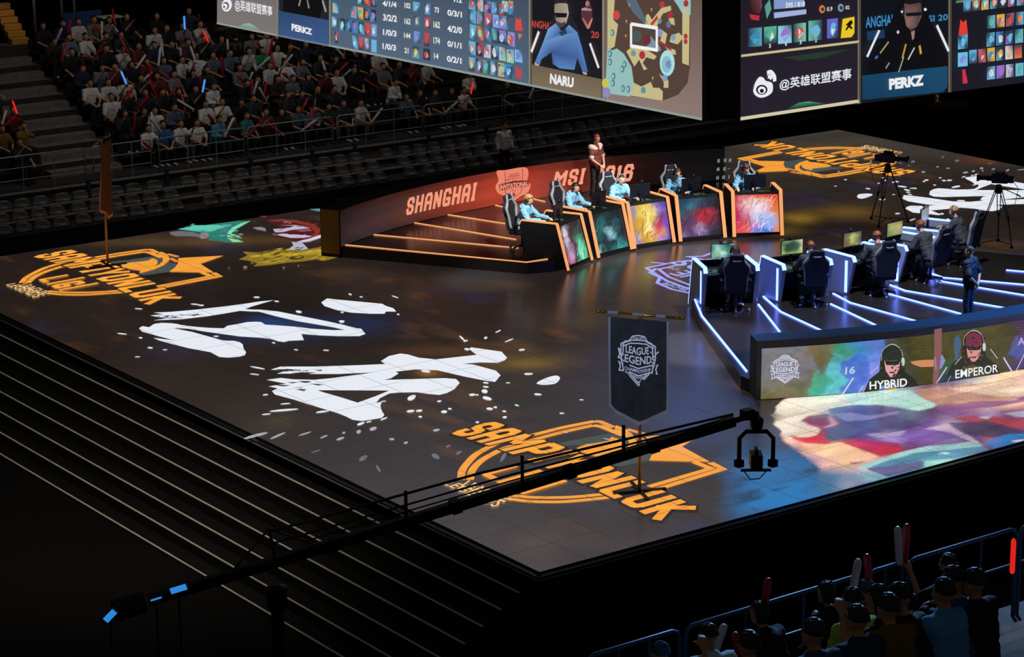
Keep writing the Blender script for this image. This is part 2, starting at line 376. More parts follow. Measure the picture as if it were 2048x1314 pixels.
SPLP = [   # soft shapes of the lit picture, in photo pixels
 ('f0e2cc', [(200, 460), (290, 350), (560, 345), (800, 330), (1000, 290), (1300, 260), (1642, 240), (1642, 300), (1400, 370), (1100, 385), (850, 420), (700, 470), (600, 520), (560, 560), (640, 600), (740, 630), (780, 650), (740, 710), (640, 740), (520, 740), (430, 720), (480, 760), (380, 750), (340, 690), (280, 610), (480, 580), (400, 500), (290, 480)], 1),
 ('b8e4d2', [(1000, 300), (1642, 235), (1740, 225), (2040, 390), (1990, 420), (1830, 455), (1642, 380), (1300, 375), (1100, 385)], 1), ('4c4a74', [(850, 425), (1100, 390), (1400, 378), (1642, 420), (1830, 455), (1960, 470), (1960, 520), (1642, 640), (1300, 650), (1100, 720), (900, 780), (740, 760), (800, 660), (960, 600), (900, 520)], 1),
 ('8a84b4', [(900, 480), (1100, 470), (1300, 500), (1642, 450), (1642, 480), (1300, 540), (1050, 560)], 1), ('7a2a62', [(560, 555), (640, 500), (850, 480), (900, 520), (960, 600), (860, 620), (740, 610)], 1), ('d890a8', [(850, 510), (880, 500), (960, 590), (900, 620), (800, 640), (880, 590)], 1),
 ('c81a38', [(430, 715), (560, 748), (740, 740), (800, 670), (830, 760), (900, 790), (1000, 770), (1200, 775), (1642, 850), (1642, 895), (1400, 945), (1250, 870), (1000, 800), (820, 812), (600, 795), (480, 765)], 1), ('9a1a52', [(1100, 740), (1300, 760), (1642, 800), (1642, 850), (1400, 830), (1200, 790)], 1),
 ('fac898', [(560, 805), (800, 822), (1000, 785), (1250, 880), (1420, 945), (1300, 1000), (1100, 1000), (900, 1030), (820, 1000), (740, 950), (700, 900)], 1), ('b05a90', [(700, 920), (820, 1000), (900, 1030), (1100, 1010), (1260, 1000), (1100, 1040), (880, 1045), (780, 990)], 1),
 ('5a3a80', [(1000, 1150), (1300, 1030), (1642, 960), (1900, 1000), (1900, 1080), (1300, 1240), (980, 1300), (960, 1210)], 1), ('6a6a98', [(1100, 1180), (1400, 1090), (1700, 1040), (1900, 1030), (1700, 1090), (1300, 1190)], 1),
 ('9ccfc8', [(850, 1160), (1000, 1145), (1250, 1030), (1500, 945), (1642, 900), (1900, 840), (2480, 780), (2560, 835), (2200, 870), (1800, 910), (1540, 985), (1300, 1075), (1050, 1165)], 1), ('4c90aa', [(1300, 1075), (1540, 985), (1800, 910), (2200, 870), (2560, 835), (2620, 880), (2300, 960), (1900, 1000), (1500, 1060)], 1), ('b8dce0', [(2060, 905), (2130, 890), (2200, 905), (2150, 925), (2080, 920)], 1),
 ('7a58a8', [(1313, 700), (1700, 690), (2100, 620), (2200, 660), (2360, 720), (2100, 760), (1700, 740)], 1), ('a89ab8', [(1250, 700), (1500, 690), (1700, 660), (1640, 720), (1400, 740)], 1), ('c4a8bc', [(1900, 640), (2130, 590), (2240, 600), (2500, 790), (2440, 800), (2200, 680)], 1),
 ('c08a68', [(1790, 230), (2060, 180), (2400, 150), (2700, 120), (3000, 60), (3100, 300), (2600, 360), (2300, 340), (2050, 390), (1900, 300)], 1), ('eec49a', [(2160, 200), (2500, 170), (2900, 90), (3060, 60), (3060, 280), (2700, 290), (2400, 250)], 1), ('f2d8b0', [(2400, 215), (2900, 190), (3060, 200), (3060, 245), (2700, 250)], 1), ('8a4a78', [(2060, 400), (2500, 340), (2900, 330), (3060, 260), (3060, 330), (2700, 400), (2300, 440), (2130, 470)], 1), ('b4b0c0', [(2780, 480), (3060, 430), (3060, 520), (2900, 520)], 1),
 ('a83a44', [(2200, 520), (2700, 510), (3060, 600), (3060, 660), (2700, 600), (2300, 560)], 1), ('3a3050', [(2160, 580), (2600, 560), (3060, 670), (3060, 720), (2600, 740), (2350, 700)], 1), ('a8bcd4', [(2500, 520), (2640, 510), (2600, 545)], 1), ('2472b4', [(2560, 800), (2800, 700), (3060, 690), (3060, 790), (2700, 870)], 1), ('e8d0d8', [(2860, 780), (3060, 760), (3060, 790), (2900, 800)], 1)]
def inpoly(x, y, P):
    r = np.zeros(len(x), bool); n = len(P)
    for i in range(n):
        (x0, y0), (x1, y1) = P[i - 1], P[i]
        if y0 == y1: continue
        c = (y0 > y) != (y1 > y); r ^= c & (x < (x1 - x0) * (y - y0) / (y1 - y0) + x0)
    return r
SPLP = [(c, [(1500 + p[0] / 5.473, 740 + p[1] / 5.473) for p in P]) for c, P, _ in SPLP]
def mixc(C, col, a): a = np.clip(a, 0, 1)[:, None]; return C * (1 - a) + hx(col)[None] * a
def floor_colour(X, Y):
    px, py = toPx(X, Y, np.zeros_like(X))
    n1 = fbm(X * .35, Y * .35, 5); n2 = fbm(X * 1.2 + 50, Y * .5 + 20, 4); n3 = fbm(X * .9 + 9, Y * .9 + 77, 5)
    C = hx('271e1a')[None] * (.4 + 1.1 * n1[:, None])
    C = mixc(C, '423836', np.exp(-(X ** 2 + Y ** 2) / 30) * (.5 + .8 * n3))
    C = mixc(C, '46403a', np.exp(-((X - 33) ** 2 + (Y - 27) ** 2) / 60) * (.4 + .7 * n3))
    C = mixc(C, '5a3a1e', np.clip((n2 - .62) * 3.2, 0, .55))
    C = mixc(C, '2a2c48', np.clip((fbm(X * .5 + 90, Y * .5 + 3, 4) - .6) * 2.2, 0, .5))
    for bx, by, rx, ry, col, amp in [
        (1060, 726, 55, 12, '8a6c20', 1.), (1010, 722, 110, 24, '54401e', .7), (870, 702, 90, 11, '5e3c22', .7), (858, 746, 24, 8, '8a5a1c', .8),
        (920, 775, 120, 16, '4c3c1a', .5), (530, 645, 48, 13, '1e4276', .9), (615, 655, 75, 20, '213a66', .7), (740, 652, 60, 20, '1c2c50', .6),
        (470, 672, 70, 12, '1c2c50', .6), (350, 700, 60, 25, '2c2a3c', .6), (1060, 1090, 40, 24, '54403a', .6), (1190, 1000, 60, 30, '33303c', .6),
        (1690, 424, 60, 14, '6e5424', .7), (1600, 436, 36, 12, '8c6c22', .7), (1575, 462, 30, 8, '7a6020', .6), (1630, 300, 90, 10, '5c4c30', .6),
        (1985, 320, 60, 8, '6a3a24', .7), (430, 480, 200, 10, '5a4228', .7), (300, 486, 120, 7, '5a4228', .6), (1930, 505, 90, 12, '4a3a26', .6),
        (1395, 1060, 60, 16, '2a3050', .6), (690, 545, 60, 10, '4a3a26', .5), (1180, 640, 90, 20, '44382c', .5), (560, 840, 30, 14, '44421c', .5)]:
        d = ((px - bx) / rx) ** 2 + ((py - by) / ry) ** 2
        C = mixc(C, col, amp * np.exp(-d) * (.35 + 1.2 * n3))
    # the lit picture along the front edge of the stage
    su = px + 26 * (fbm(X * 1.1, Y * 1.1, 5) - .47); sv = py + 12 * (fbm(X * 1.1 + 30, Y * 1.1 + 8, 5) - .47)
    S = csample(SPL, (su - 1500) / 560, (sv - 775) / 225)
    hr = len(X) < 90000
    for c_, P_ in (SPLP if hr else []):
        al = 0
        for jx, jy in ((0, 0), (2.2, .5), (-2.2, -.5), (.6, 1.3), (-.6, -1.3), (3.6, -1), (-3.6, 1)):
            al = al + inpoly(px + jx + 9 * (fbm(X * 1.7, Y * 1.7, 4) - .47), py + jy + 5 * (fbm(X * 1.7 + 30, Y * 1.7 + 8, 4) - .47), P_)
        S = mixc(S, c_, al / 7 * (.72 + .3 * fbm(X * 2 + 5, Y * 1.2, 3)))
    S *= (.58 + .86 * fbm(X * 1.1 + 11, Y * 3.2, 4))[:, None]
    # ragged outline of that picture
    edge = np.interp(py, [770, 800, 830, 860, 880, 910, 940, 975, 1000, 1060], [1600, 1552, 1545, 1560, 1570, 1600, 1640, 1610, 1600, 1600]) + 40 * (fbm(X * 1.6 + 4, Y * 1.6, 5) - .47)
    am = np.clip((px - edge) / 7, 0, 1) * np.clip((py - (800 - (px - 1513) * .116)) / 3, 0, 1) * (Y < 6.5)
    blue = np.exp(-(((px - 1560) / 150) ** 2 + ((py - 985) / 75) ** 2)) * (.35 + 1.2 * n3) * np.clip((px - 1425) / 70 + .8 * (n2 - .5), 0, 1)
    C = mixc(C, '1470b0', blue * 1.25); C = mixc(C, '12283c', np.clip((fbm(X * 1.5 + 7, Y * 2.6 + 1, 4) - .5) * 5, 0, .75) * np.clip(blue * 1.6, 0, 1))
    C = C * (1 - am[:, None]) + S * am[:, None]
    return C
X, Y = [a.ravel() for a in np.meshgrid(np.linspace(0, SW, nu), np.linspace(0, SD, nv), indexing='ij')]
C = floor_colour(X, Y)
floor = grid_mesh('floor', np.c_[X, Y, np.zeros_like(X)], C, nu, nv, FLOOR_M)
tag(floor, 'dark lit stage floor with gold and white graphics', 'stage floor', kind='structure')
fx, fy = [a.ravel() for a in np.meshgrid(np.linspace(8.2, 18.6, 330), np.linspace(0.02, 5.9, 230), indexing='ij')]
grid_mesh('floor_picture', np.c_[fx, fy, np.full_like(fx, .003)], floor_colour(fx, fy), 330, 230, FLOOR_M, floor)['label'] = 'cream, crimson, violet and teal projected picture at the stage front'
FP = lambda a, b, h=0.: G(a, b) + Vector((0, 0, h))            # photo pixel -> stage floor
# -------- the championship emblem drawn on the floor, three times
def logo(T):
    A = Art(lambda a, b, h: T(G(a, b)) + Vector((0, 0, h)), .004); o = 'f5a03a'
    q = lambda x, y: (200 + x / 7.877, 480 + y / 7.877)
    for pts in ([(1095, 345), (1225, 390), (1180, 450), (1090, 505), (700, 555), (560, 530), (650, 530), (850, 480), (1010, 410)],
                [(150, 350), (800, 265), (900, 300), (915, 350), (860, 425), (1000, 330), (985, 290), (820, 265), (760, 310), (380, 340), (350, 360), (200, 380)]):
        A.poly([q(*p) for p in pts], '46504e')
    A.up()
    A.stroke([(43, 566), (52, 556), (68, 546.5), (88, 537), (115, 528.5), (145, 520.5), (190, 515), (238, 507), (294, 499.3)], .15, o, 4)
    A.stroke([(294, 499.3), (302, 500), (316, 506.5)], .15, o)
    A.stroke([(56, 566), (68, 555), (88, 545), (110, 537.5), (137, 530), (195, 519), (238, 511.5), (288, 504)], .15, o, 4)
    A.stroke([(288, 504), (299, 505.5), (323, 515.5)], .15, o)
    A.stroke([(96, 586.7), (122, 589.3), (146, 590), (180, 589.6), (238, 585.5), (250, 583.8)], .14, o, 3)
    A.stroke([(97, 582.5), (122, 584.6), (146, 585.4), (190, 584.8), (238, 581.5), (250, 580)], .14, o, 3)
    A.stroke([(317, 577), (439, 553.3), (427, 546)], .15, o)
    A.stroke([(314, 573), (422, 552.7), (404, 545.3)], .15, o)
    A.up()
    A.poly([q(*p) for p in [(900, 240), (990, 290), (990, 340), (930, 390), (850, 430), (900, 385), (910, 340), (880, 310), (820, 295), (760, 330), (650, 345), (480, 360), (330, 395), (350, 430), (500, 470), (600, 480), (640, 490), (620, 520), (650, 525), (850, 470), (1010, 400), (1090, 330), (1090, 270), (1030, 215), (960, 190)]], o)
    A.poly([q(*p) for p in [(1220, 295), (1330, 285), (1945, 252), (1580, 380), (1790, 515), (1600, 515), (1090, 505), (1180, 440), (1225, 380), (1240, 320)]], o)
    A.stroke([q(1060, 225), q(1230, 268)], .13, 'e09050'); A.stroke([q(1105, 290), q(1230, 350)], .13, 'e09050')
    A.up()
    A.block('SAMPIYONLUK', (64, 514), (294, 611), (365, 597), (140, 500), '2a211c', .2, .1, (179, 553), (254, 541.6), .05); A.up(); A.block('SAMPIYONLUK', (64, 514), (294, 611), (365, 597), (140, 500), o, .2, .1, (179, 553), (254, 541.6))
    A.block('LiGi', (75, 560.5), (122, 583.5), (185, 571.5), (134, 550), o, .2, .12)
    A.text('LEGENDS', (11, 571), (68, 597), (92, 590), (30, 567.5), 'f0c080', .012)
    A.text('LEAGUE', (36, 574), (86, 591), (101, 585), (54, 567), 'f0c080', .012)
    A.text('OF', (92, 588), (97, 590), (102, 588), (97, 586), 'f0c080', .01)
    return A
for i, T in enumerate([lambda p: p, lambda p: p + Vector((0, -19.62, 0)), lambda p: Vector((32.98 - p.x, 47.52 - p.y, p.z))]):
    o = logo(T).build('floor_emblem', ART_M, floor)
    o['label'] = ['orange shield emblem with star around the slim banner pole', 'orange shield emblem with star under the camera crane', 'orange shield emblem upside down behind the tripod camera'][i]
# -------- white brush writing, drawn twice (turned half round for the far side)
WHT = 'e6eaf2'
H_ = lambda x, y: (260 + x / 6.827, 580 + y / 6.827)
I_ = lambda x, y: (520 + x / 6.827, 580 + y / 6.827)
J_ = lambda x, y: (500 + x / 6.827, 680 + y / 6.827)
K_ = lambda x, y: (760 + x / 5.389, 660 + y / 5.389)
def brush(T):
    A = Art(lambda a, b, h: T(G(a, b)) + Vector((0, 0, h)), .004)
    A.poly([H_(*p) for p in [(320, 310), (560, 300), (900, 270), (1300, 225), (1560, 190), (1750, 160), (1960, 140), (1800, 185), (1650, 230), (1570, 265)]] +
           [I_(*p) for p in [(0, 270), (250, 295), (500, 345), (900, 425), (1150, 480), (1320, 525), (1380, 530), (1440, 600), (1360, 630), (1100, 632), (800, 620), (565, 600), (600, 685), (390, 695), (330, 712), (240, 700), (130, 665), (0, 652)]] +
           [H_(*p) for p in [(1500, 635), (1250, 600), (1000, 565), (800, 530), (620, 520), (600, 525), (850, 575), (1050, 630), (1270, 690), (1340, 695), (1420, 695), (1500, 715), (1540, 745), (1550, 800), (1585, 850), (1570, 890), (1500, 910), (1350, 925), (1220, 915), (1100, 850), (800, 795), (600, 745), (400, 690), (320, 655), (620, 690), (400, 635), (170, 570), (120, 525), (170, 495), (260, 510), (330, 465), (430, 450), (560, 455), (640, 465), (700, 480), (900, 505), (1100, 520), (1280, 525), (1330, 490), (1480, 465), (1600, 440), (1720, 435), (1790, 440), (1850, 475)]] +
           [I_(*p) for p in [(240, 485), (500, 505), (700, 530), (1000, 550), (1165, 548), (1000, 510), (800, 475), (500, 425), (200, 355), (0, 300)]] +
           [H_(*p) for p in [(1500, 285), (1300, 320), (1050, 360), (700, 400), (320, 415), (500, 390), (280, 350), (460, 330)]], WHT)
    A.poly([I_(*p) for p in [(835, 170), (920, 115), (1010, 128), (1400, 165), (1670, 190), (1720, 220), (1820, 250), (1860, 295), (1720, 295), (1700, 325), (1500, 325), (1250, 310), (1050, 275), (880, 220)]], WHT)
    A.poly([J_(*p) for p in [(285, 405), (420, 365), (900, 365), (1500, 345), (1850, 330), (1785, 290), (1900, 220), (2040, 190)]] +
           [K_(*p) for p in [(100, 280), (220, 255), (300, 265), (420, 300), (600, 318), (900, 285), (1040, 270), (960, 205), (980, 188), (1310, 235), (1370, 300), (1340, 330), (1270, 355), (1080, 350), (890, 365), (1010, 375), (1250, 440), (1300, 490), (1240, 560), (1150, 550), (900, 500), (620, 435), (380, 425), (170, 450), (200, 470), (120, 520), (40, 540), (700, 520), (820, 530), (860, 570), (800, 640), (720, 680), (640, 700), (520, 690), (400, 672), (200, 675), (100, 685), (0, 735)]] +
           [J_(*p) for p in [(1720, 860), (1800, 845), (1780, 900), (1800, 970), (1835, 1025), (1800, 1065), (1530, 1108), (1400, 1090), (1310, 1045), (1200, 1000), (800, 880), (600, 815), (340, 745), (300, 700), (380, 660), (250, 635), (500, 600), (230, 545), (420, 520), (600, 540), (880, 545), (1100, 525), (1400, 485), (1690, 443), (1200, 465), (800, 465), (920, 445), (700, 440), (560, 460), (370, 460), (500, 420)]], WHT)
    A.poly([K_(*p) for p in [(1690, 570), (1800, 515), (1900, 493), (1940, 520), (1910, 565), (1860, 585), (1740, 592)]], WHT, 4)
    A.up(); A.dz = .004
    dk = '30261f'
    A.poly([J_(*p) for p in [(920, 690), (1900, 695), (1720, 770), (1470, 860), (1250, 790), (1000, 718)]], dk)
    for a, b in [((500, 390), (720, 384)), ((700, 350), (900, 340))]:
        A.stroke([H_(a[0] - 260 + 260, a[1]), H_(*b)], .05, '6a7080')
    for k in range(26):      # dry-brush gaps
        x = random.uniform(300, 900); y = random.choice([random.uniform(560, 700), random.uniform(395, 430)])
        A.poly([J_(x, y), J_(x + random.uniform(60, 200), y + random.uniform(-6, 14)), J_(x + 90, y + 16)], '3a3230')
    for k in range(16):
        x = random.uniform(330, 900); y = 395 - (x - 300) * .085 + random.uniform(-45, 5) * (1 - (x - 330) / 900)
        A.poly([H_(x, y), H_(x + random.uniform(40, 150), y + random.uniform(-12, 2)), H_(x + 60, y + 9)], '1c2440')
    # splashes of paint: (pixel, half length, half width in metres)
    for x, y, a, b in [(515, 736, .35, .06), (509, 749, .2, .05), (390, 609, .2, .07), (277, 618, .18, .06), (547, 686, .1, .05), (402, 611, .12, .09), (513, 595, .14, .1), (553, 603, .13, .07), (597, 624, .2, .1),
                       (683, 643, .14, .1), (300, 696, .12, .08), (281, 676, .1, .06), (330, 700, .09, .05), (432, 673, .11, .07), (244, 668, .22, .06), (275, 714, .1, .05), (592, 700, .1, .05), (652, 701, .12, .06),
                       (531, 790, .1, .07), (568, 821, .5, .1), (533, 829, .16, .06), (571, 808, .18, .06), (645, 824, .24, .09), (722, 848, .22, .08), (738, 844, .12, .05), (768, 838, .2, .05), (767, 803, .1, .05),
                       (824, 796, .34, .12), (822, 823, .16, .12), (839, 822, .14, .1), (889, 824, .16, .1), (900, 818, .1, .06), (879, 803, .1, .07), (841, 834, .1, .06), (1009, 823, .1, .06), (980, 818, .15, .1),
                       (975, 797, .26, .12), (970, 783, .24, .1), (972, 774, .12, .08), (972, 766, .12, .07), (945, 790, .14, .1), (954, 790, .08, .06), (991, 815, .1, .06), (1034, 811, .12, .05), (1124, 827, .09, .07), (1076, 789, .14, .1),
                       (1057, 748, .16, .12), (1016, 766, .08, .05), (1043, 700, .14, .1), (924, 677, .4, .04), (931, 682, .14, .06), (971, 676, .16, .06), (996, 663, .22, .04), (1018, 681, .3, .04), (933, 699, .16, .09), (851, 743, .2, .12),
                       (700, 589, .15, .05), (722, 594, .1, .05), (790, 594, .25, .04), (684, 625, .1, .06), (683, 645, .1, .07), (796, 629, .1, .05), (512, 872, .5, .12), (556, 872, .42, .06), (610, 868, .3, .05), (648, 874, .2, .05),
                       (681, 878, .2, .08), (718, 864, .2, .07), (747, 858, .22, .1), (784, 879, .12, .08), (688, 866, .1, .05), (632, 903, .22, .04), (727, 917, .3, .1), (757, 938, .35, .04), (872, 913, .3, .1), (918, 906, .2, .06),
                       (897, 893, .14, .06), (812, 886, .12, .06), (873, 861, .16, .09), (955, 845, .1, .06), (1010, 835, .12, .07), (1163, 800, .08, .05), (1130, 865, .12, .05), (1222, 880, .3, .06), (1007, 915, .5, .06)]:
        c = WHT if y < 850 else ('aaa8b4' if y < 890 else '6c6c78')
        g = G(x, y); ang = math.atan2(10.4 - g.y, 5.5 - g.x) + random.uniform(-.5, .5)
        pts = []; a *= .62; b *= .62
        for k in range(10):
            t = 2 * math.pi * k / 10; u, v = a * math.cos(t), b * math.sin(t) * (1.2 if k < 5 else .9)
            pts.append(g + Vector((u * math.cos(ang) - v * math.sin(ang), u * math.sin(ang) + v * math.cos(ang), 0)))
        A._add([T(p) + Vector((0, 0, A.n * A.dz)) for p in pts], [list(range(10))], [hx(c)] * 10)
    return A
for i, T in enumerate([lambda p: p, lambda p: Vector((33 - p.x, 28.1 - p.y, p.z))]):
    o = brush(T).build('brush_writing', ART_M, floor)
    o['label'] = ['white brush strokes splashed across the open floor', 'white brush strokes beyond the second podium'][i]
# -------- picture by the end of the first podium, and the pale shield in the middle
L_ = lambda x, y: (300 + x / 5.12, 400 + y / 5.12)
A = Art(FP, .004)
A.poly([L_(*p) for p in [(280, 300), (620, 250), (900, 215), (1030, 215), (920, 260), (870, 300), (790, 370), (940, 430), (850, 440), (600, 410), (590, 350), (480, 330)]], '2e7a6c')
A.poly([L_(*p) for p in [(1200, 215), (1300, 200), (1480, 208), (1650, 240), (1750, 290), (1755, 360), (1680, 410), (1500, 420), (1280, 380), (1380, 300)]], '4a1c1e'); A.up()
A.poly([L_(*p) for p in [(290, 300), (450, 262), (840, 255), (800, 275), (690, 300), (640, 325), (480, 322)]], '5cc8b0')
A.poly([L_(*p) for p in [(840, 285), (930, 240), (1030, 215), (880, 300), (830, 345), (900, 365), (945, 395), (820, 360), (790, 340)]], '7adcae')
A.poly([L_(*p) for p in [(780, 355), (860, 385), (940, 395), (800, 380)]], 'a8e4b8'); A.poly([L_(*p) for p in [(790, 390), (900, 410), (960, 432), (850, 432)]], '8cd8a0')
A.poly([L_(*p) for p in [(690, 300), (740, 270), (830, 262), (790, 320), (730, 330)]], '3c7c86')
A.poly([L_(*p) for p in [(200, 335), (330, 320), (480, 340), (510, 375), (380, 370), (260, 370)]], '6c6a72', 3)
A.poly([L_(*p) for p in [(510, 350), (560, 335), (600, 350), (590, 390), (520, 395)]], '8c7c84', 3)
A.poly([L_(*p) for p in [(1200, 212), (1330, 198), (1500, 208), (1680, 250), (1745, 300), (1720, 370), (1640, 395), (1690, 330), (1640, 280), (1480, 230), (1330, 225)]], '8a3226')
A.poly([L_(*p) for p in [(1260, 300), (1430, 285), (1500, 262), (1640, 290), (1440, 310), (1350, 335), (1280, 330)]], 'c0b4cc')
A.poly([L_(*p) for p in [(1250, 350), (1400, 348), (1600, 365), (1660, 372), (1600, 392), (1440, 390)]], 'cabcd4')
A.poly([L_(*p) for p in [(1330, 262), (1480, 258), (1640, 278), (1500, 268)]], 'b89aa8'); A.poly([L_(*p) for p in [(1500, 310), (1640, 300), (1660, 318), (1540, 328)]], '9a5460')
A.poly([L_(*p) for p in [(1050, 285), (1130, 278), (1180, 290), (1190, 320), (1100, 305)]], '8c8496')
A.poly([L_(*p) for p in [(1500, 430), (1640, 395), (1755, 355), (1755, 385), (1640, 425), (1560, 435)]], 'dccfe0')
A.poly([L_(*p) for p in [(1400, 515), (1470, 470), (1450, 430), (1560, 440), (1620, 500), (1560, 515)]], 'b4b0c6')
A.poly([L_(*p) for p in [(1110, 170), (1200, 162), (1180, 178)]], '8a2430'); A.poly([L_(*p) for p in [(1630, 95), (1745, 90), (1745, 120), (1690, 110)]], '5c8c98')
A.poly([L_(*p) for p in [(910, 610), (1000, 570), (950, 530), (1100, 540), (1250, 515), (1400, 512), (1560, 520), (1770, 475), (1765, 550), (2020, 578), (1900, 595), (1780, 625), (1700, 610), (1560, 630), (1420, 640), (1310, 655), (1200, 670), (1060, 680), (1100, 650), (1000, 620)]], '8a7422')
A.up()
A.poly([L_(*p) for p in [(1000, 580), (1250, 545), (1500, 545), (1760, 500), (1760, 545), (1500, 580), (1200, 590)]], 'b0952e')
A.poly([L_(*p) for p in [(1420, 600), (1480, 575), (1560, 570), (1570, 600), (1480, 615)]], '3c3216', 3)
A.poly([L_(*p) for p in [(1100, 640), (1300, 610), (1400, 630), (1200, 655)]], 'a88c2c')
rz_ = random.Random(5)
for k in range(60):      # dry strokes through the gold
    x, y = rz_.uniform(1000, 1740), rz_.uniform(525, 660); y -= (x - 1000) * .06; l_ = rz_.uniform(30, 130); A.n = 3 + k % 3
    A.poly([L_(x, y), L_(x + l_ * .6, y - l_ * .12 - 4), L_(x + l_, y - l_ * .16), L_(x + l_ * .5, y - l_ * .04 + 4)], rz_.choice(['c8ac40', '5c4c1a', '9a8230', '4a3c18', 'b89a38']))
for k in range(40):
    x, y = rz_.choice([(rz_.uniform(330, 900), rz_.uniform(250, 400)), (rz_.uniform(1240, 1700), rz_.uniform(230, 400))]); l_ = rz_.uniform(30, 110); A.n = 3 + k % 3
    A.poly([L_(x, y), L_(x + l_ * .5, y - 6), L_(x + l_, y - l_ * .05), L_(x + l_ * .5, y + 3)], rz_.choice(['24564e', '6cd0b8', '3a8a80', '3c8478']) if x < 1000 else rz_.choice(['3a1416', '7a2a24', 'b08a98', '5a1e1e']))
A.n = 6
for p in [(975, 695, 22), (1370, 700, 12), (1520, 680, 9), (810, 705, 9)]: A.disc(*L_(p[0], p[1]), p[2] / 5.12, '8c8460', p[2] / 9)
A.build('floor_picture', ART_M, floor)['label'] = 'teal, red and gold brushed picture by the podium end'
def shield(A, M, c, w, cut='14161c'):
    """league badge in a unit square, u to the reader's right, v up; M(u, v) -> surface"""
    st = lambda pts, sm=0: A.stroke([M(*p) for p in pts], w, c, sm)
    st([(.12, .70), (.17, .80), (.28, .83), (.36, .93), (.5, .96), (.64, .93), (.72, .83), (.83, .80), (.88, .70)])
    st([(.08, .74), (.2, .79), (.35, .85), (.5, .87), (.65, .85), (.8, .79), (.92, .74), (.93, .5), (.9, .36)]); st([(.08, .74), (.07, .5), (.1, .36)])
    st([(.14, .70), (.3, .78), (.5, .81), (.7, .78), (.86, .70), (.87, .5)]); st([(.14, .70), (.13, .5)])
    st([(.2, .21), (.32, .12), (.5, .0), (.68, .12), (.8, .21)]); st([(.27, .21), (.36, .14), (.5, .05), (.64, .14), (.73, .21)])
    st([(.0, .62), (.07, .57)]); st([(1., .62), (.93, .57)]); st([(.0, .62), (.04, .5), (.0, .42), (.07, .42)])
    st([(.12, .36), (.5, .33), (.88, .36), (.86, .22), (.5, .19), (.14, .22), (.12, .36)])
    st([(.13, .32), (.02, .34), (.06, .26), (.03, .16), (.16, .2)]); st([(.87, .32), (.98, .34), (.94, .26), (.97, .16), (.84, .2)])
    tx = lambda t, a, b, e, f, col=c, bo=.012: A.text(t, M(a, b), M(e, b), M(e, f), M(a, f), col, bo)
    tx('EUROPE', .37, .875, .63, .925)
    tx('LEAGUE', .2, .58, .76, .73, bo=.018); tx('OF', .79, .6, .86, .64); tx('LEGENDS', .08, .39, .93, .55, bo=.018)
    A.up(); tx('CHAMPIONSHIP', .18, .235, .82, .305); tx('SERIES', .37, .125, .63, .175)
A = Art(lambda a, b, h: Vector((14.12 + (1 - b) * 4.2, 13.75 + (a - .5) * 5.1, h)), .004)
shield(A, lambda u, v: (u, v), '98a0f0', .1)
A.build('floor_shield', ART_M, floor)['label'] = 'pale violet shield outline between the two podiums'
# -------- stage body, edge strip, steps
mb = MB(); mb.box((SW / 2, SD / 2, -.81), (SW - .02, SD - .02, 1.58))
tag(mb.build('stage_base', BLK), kind='structure')
EDGE = mat('edge_metal', '8a94a4', .35, metal=.3)
for nm, c, d in [('trim_1', (-.1, SD / 2, -.1), (.03, SD + .2, .03)), ('trim_2', (SW / 2, -.1, -.1), (SW + .2, .03, .03)),
                 ('trim_3', (SW / 2, SD + .1, -.06), (SW + .2, .03, .02)), ('trim_4', (SW + .1, SD / 2, -.06), (.03, SD + .2, .02))]:
    mb = MB(); mb.box(c, d); o = mb.build(nm, EDGE); tag(o, kind='structure')
    mb = MB(); q = [(-.06, 0), (0, -.06), (0, .06), (.06, 0)][int(nm[-1]) - 1]
    mb.box((c[0] - q[0] * .6, c[1] - q[1] * .6, -.09), (max(d[0], .1) if d[0] < 1 else d[0], max(d[1], .1) if d[1] < 1 else d[1], .1)); tag(mb.build('stage_lip', BLKG), kind='structure')
GZ = -1.62      # hall floor
NOSE = mat('nosing_tape', 'c9c2b4', .5)
st = empty('stage_steps', (0, 0, 0), kind='structure')
mb = MB(); pts = [(-.12, -.12)]
for k in range(1, 8):
    x, z = -.03 - .375 * k, -.09 - .213 * k
    pts += [(x + .375 - (.12 if k == 1 else 0), z), (x, z)] if k > 1 else [(-.12, z), (x, z)]
    pts += [(x, max(z - .213, GZ))]
pts += [(-.12, GZ)]
mb.prism(pts, 0.02, 34, 'y'); mb.build('step_body', BLK, st)
for k in range(1, 8):
    x, z = -.03 - .375 * k, -.09 - .213 * k
    mb = MB(); mb.box((x + .012, 17, z + .008), (.034, 33.9, .016)); mb.build('nosing_strip', NOSE, st)
mb = MB(); mb.box((10, 14, GZ - .05), (110, 110, .1)); tag(mb.build('floor_hall', mat('hall_floor', '0a0a0b', .8, spec=.1)), kind='structure')
mb = MB(); mb.box((20, 46, 8), (120, .3, 24)); tag(mb.build('wall_far', mat('hall_wall', '0a0909', .95, spec=.05)), kind='structure')
mb = MB(); mb.box((62, 10, 8), (.3, 90, 24)); tag(mb.build('wall_right', mat('hall_wall', '0a0909', .95, spec=.05)), kind='structure')
